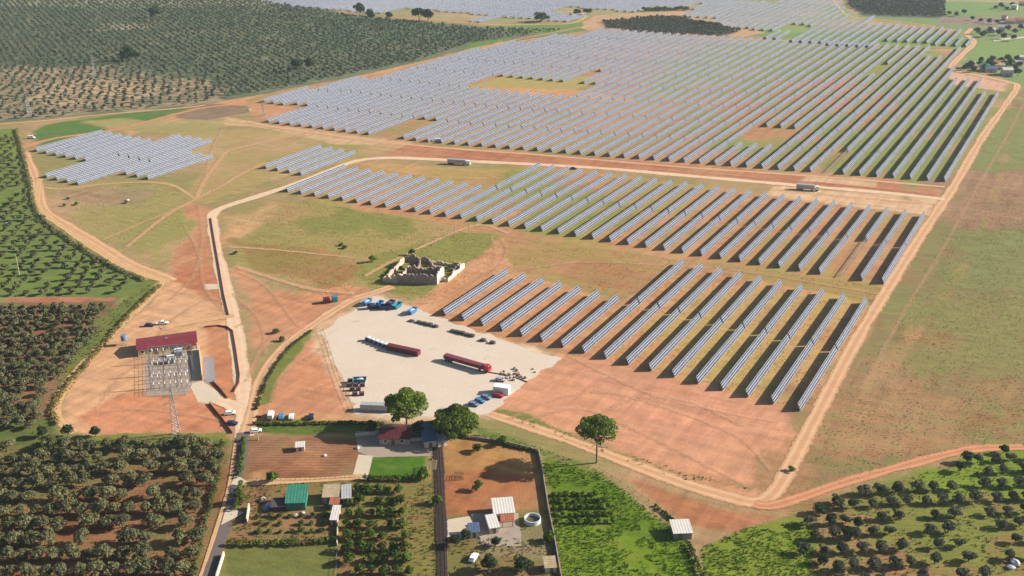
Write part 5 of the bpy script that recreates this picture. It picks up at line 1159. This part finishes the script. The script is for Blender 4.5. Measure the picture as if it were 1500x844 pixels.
house('beige_shed', (474,738), (496,737), 4.6, 2.6, 'beige_roof', 'old beige fibre roofed shed beside the citrus plot', 'shed', .12, 'concrete', mono=True, openings=[(D,-.3,1.0,1.0,1.9,'y-'),(W,.4,1.5,.8,.8,'y-')])
house('beige_shed', (484,747), (496,747), 2.2, 2.2, 'tile_roof', 'small tiled lean to below the beige shed', 'shed', .12, 'concrete', mono=True, openings=[(D,0,1.0,.8,1.8,'y-')])
house('grey_shed', (502,740), (514,739), 5.2, 2.6, 'grey_roof', 'shed with pale grey metal roof right of the beige shed', 'shed', .1, 'grey_conc', mono=True, openings=[(D,0,1.0,1.0,1.9,'y-')])
house('white_hut', (485,769), (494,769), 5.4, 2.0, 'white_roof', 'narrow white roofed hut below the beige sheds', 'hut', .06, 'white_wall', mono=True, openings=[(D,0,.95,.9,1.8,'y-')])
house('animal_house', (724,764), (753,762), 5.6, 3.0, 'white_roof', 'building with a bright white metal roof near the round tank', 'building', .1, 'white_wall', mono=True, openings=[(D,-.5,1.1,1.2,2.1,'y-'),(W,.4,1.7,1,1,'y-')])
house('lean_to', (718,783), (731,781), 4.6, 2.4, 'white_roof', 'smaller white roofed lean to left of the patio', 'shed', .1, 'white_wall', mono=True, openings=[(D,0,1.0,1,1.9,'y-')])
house('patio_roof', (735,773), (752,772), 2.4, 2.3, 'tile_roof', 'clay tiled porch in front of the white metal roof', 'porch', .15, mono=True, posts=True)
house('grey_hut', (688,789), (702,788), 3.0, 2.4, 'blue_roof', 'little blue grey hut by the cream concrete yard', 'hut', .1, 'white_wall', mono=True, openings=[(D,0,1.0,.9,1.8,'y-')])
house('field_shelter', (987,791), (1013,790), 4.6, 2.5, 'white_roof', 'white roofed field shelter at the corner of the crop', 'shelter', .1, 'grey_conc', mono=True, openings=[(D,-.3,1.1,1.4,2.0,'y-')])
house('brick_store', (799,840), (814,839), 3.0, 2.1, 'beige_roof', 'small beige roofed store at the bottom edge by the crop', 'shed', .2, 'white_wall', mono=True, openings=[(D,.2,1.0,1,1.9,'y-')])
house('white_tank_hut', (434,662), (446,661), 2.2, 1.9, 'white_roof', 'tiny white hut in the ploughed plot', 'hut', .1, 'white_wall', mono=True, openings=[(D,0,.9,.8,1.6,'y-')])
root = empty('round_tank', G(780, 764), 0, label='round white water tank beside the bare patio', cat='water tank'); n = 28; vs, fs = [], []
for i in range(n):
    a = 6.2832 * i / n; c_, s_ = math.cos(a), math.sin(a); vs += [(2.7 * c_, 2.7 * s_, 0), (2.7 * c_, 2.7 * s_, 1.5), (2.4 * c_, 2.4 * s_, 1.5), (2.4 * c_, 2.4 * s_, 0)]
for i in range(n):
    o, q = 4 * i, 4 * ((i + 1) % n); fs += [(o, q, q + 1, o + 1), (o + 1, q + 1, q + 2, o + 2), (o + 2, q + 2, q + 3, o + 3)]
MB().add(vs, fs).build('wall', M['pool'], root); MB().tube((0, 0, .3), (0, 0, .5), 2.42, n=28).build('water_surface', M['water'], root)
polywall('gate_wall', [(365,744),(362,766)], 1.8, .4, 'white_wall', 'white wall at the garden gate beside the lane'); polywall('lane_wall', [(328,814),(318,846),(312,870)], 1.5, .4, 'white_wall', 'white wall by the lane at the bottom edge')
polywall('plot_wall', [(495,768),(494,800)], 1.3, .3, 'cream', 'cream wall between the vegetable garden and the citrus plot'); fence('plot_fence', [(494,800),(492,846),(490,880)], 1.3, 'wire fence continuing below the cream plot wall', 3, 2)
polywall('paddock_wall', [(789,664),(796,700),(803,745),(812,790),(822,846),(828,880)], 1.4, .3, 'dark_stone', 'dark wall between the paddock and the green crop'); polywall('paddock_wall', [(690,643),(740,650),(790,663)], 1.2, .3, 'dark_stone', 'dark wall along the top of the bare paddock')
fence('lane_fence', [(644,646),(646,690),(649,744),(652,800),(654,860)], 1.7, 'post fence between the service lane and the paddock', 3, 3, 'wood', 'wood'); fence('garden_fence', [(362,704),(440,704),(520,700),(532,704)], 1.2, 'low stake fence below the sandy house lane', 1.6, 2, 'wood', 'wood')
fence('crop_fence', [(884,692),(920,715),(960,742),(1005,778)], 1.1, 'wire fence on the upper edge of the green crop', 3.5, 2, 'wood', 'wood')
root = empty('garden_pergola', G(633, 690), R(90), label='weathered wooden pergola at the right side of the lawn', cat='pergola')
for sx_ in (-2.6, 2.6):
    for sy_ in (-1.4, 1.4): MB().slab(-.08, .08, -.08, .08, 0, 2.3).build('post', M['wood'], root, loc=(sx_, sy_, 0))
sl = MB()
for k in range(12): sl.slab(-2.8 + k * .5, -2.66 + k * .5, -1.7, 1.7, 2.42, 2.52)
sl.slab(-2.9, 2.9, -1.46, -1.34, 2.3, 2.42).slab(-2.9, 2.9, 1.34, 1.46, 2.3, 2.42).build('roof_slats', M['beige_roof'], root)
root = empty('animal_pen', G(672, 700), 0, label='small timber pen standing on the bare paddock', cat='pen')
for k in range(4):
    sx_, sy_ = [(-1.5, -1.3), (1.5, -1.3), (1.5, 1.3), (-1.5, 1.3)][k]; MB().slab(-.08, .08, -.08, .08, 0, 1.4).build('post', M['wood'], root, loc=(sx_, sy_, 0))
rl_ = MB()
for z in (.4, .8, 1.25): rl_.slab(-1.5, 1.5, -1.33, -1.27, z, z + .1).slab(-1.5, 1.5, 1.27, 1.33, z, z + .1).slab(-1.53, -1.47, -1.26, 1.26, z, z + .1).slab(1.47, 1.53, -1.26, 1.26, z, z + .1)
rl_.build('rail', M['wood'], root)
for i, (px, py, mat, s, lab) in enumerate([(390,746,'blue',1.1,'blue tarp over a pile left of the shelter'), (394,741,'sack',1.0,'white sheeting on the junk pile left of the shelter'), (385,734,'stone',1.1,'stone heap in the garden left of the shelter'), (433,756,'stone',.8,'pale stone heap below the green shed'), (444,752,'sack',.6,'white sack right below the green shed'), (476,668,'sack',.6,'white sack lying in the ploughed plot'), (470,777,'brick',.8,'orange heap near the white roofed hut'), (692,756,'white_wall',.5,'white block by the cream concrete yard'), (524,657,'silver',.7,'pale drum at the corner of the terrace'), (632,674,'maroon',.6,'dark red drum above the pergola'), (1487,826,'sack',1.4,'white plastic heap at the right bottom corner'), (1480,832,'sack',1.0,'lower part of the white plastic heaps, bottom right'), (187,294,'sack',1.0,'pale stone lying in the left field'), (365,162,'cream',1.0,'pale block near the tip of the solar block'), (11,328,'sack',.9,'white object between trees of the green orchard')]):
    k = g_.uniform(0, 6); MB().blob((0, 0, s * .4), (s * 1.2, s, s * .6), 9, 6, .22, g_).build(['heap', 'bundle'][i % 2], M[mat], loc=(*G(px, py), 0), rz=k, label=lab, cat='heap')
for i, (px, py, w_, rf, wl) in enumerate([(1451,48,13,'white_roof','white_wall'), (1467,45,10,'grey_roof','white_wall'), (1422,100,8,'white_roof','white_wall'), (1452,106,14,'blue_roof','white_wall'), (1464,102,12,'beige_roof','cream'), (1476,111,12,'white_roof','white_wall'), (1492,96,9,'grey_roof','white_wall'), (1498,90,9,'white_roof','cream'), (1485,14,9,'white_roof','white_wall'), (1480,35,14,'tile_roof','white_wall'), (1494,34,13,'tile_roof','cream'), (1441,104,9,'green_roof','white_wall'), (1497,8,12,'tile_roof','white_wall'), (1462,98,11,'tile_roof','cream'), (1470,30,8,'tile_roof','white_wall')]):
    k = w_ / mpp(py) / 2 * .8; nm = {'white_roof': 'white', 'grey_roof': 'grey', 'blue_roof': 'blue grey', 'beige_roof': 'beige', 'tile_roof': 'clay tiled', 'green_roof': 'green'}[rf]
    house('village_house', (px - k, py), (px + k, py + .6), w_ * .7, 3.4 + (i % 3), rf, f'far village house under a {nm} roof; {ordw(i + 1)} house down', 'house', .3, wl, 'y', .4, [(W, -.5, 1.8, 1.1, 1.2, 'y-'), (D, 0, 1.1, 1.1, 2.1, 'y-'), (W, .5, 1.8, 1.1, 1.2, 'y-')], group='village houses at the far right')
for i, (px, py) in enumerate([(408, 615), (394, 617), (378, 612)]):
    MB().tube((-.9, 0, .25), (.9, 0, .25), .22, n=8).tube((-.9, .5, .25), (.9, .5, .25), .22, n=8).tube((-.9, .25, .62), (.9, .25, .62), .22, n=8).build('pipe_bundle', M['brick'], loc=(*G(px, py), 0), label=['right', 'middle', 'left'][i] + ' one of the red pipe bundles near the pale van', cat='pipes')
# ================================================================ HAZE (the air between, one closed box)
hz = NT('hazy_air'); pv = hz.n('ShaderNodeVolumePrincipled'); pv.inputs['Color'].default_value = (.70, .86, 1.0, 1); pv.inputs['Density'].default_value = HAZE_D
pv.inputs['Anisotropy'].default_value = .2; hz.l(pv.outputs[0], hz.out.inputs['Volume'])
MB().slab(-3100, 3100, -120, 5700, -1, 207).build('haze', hz.m, kind='stuff')
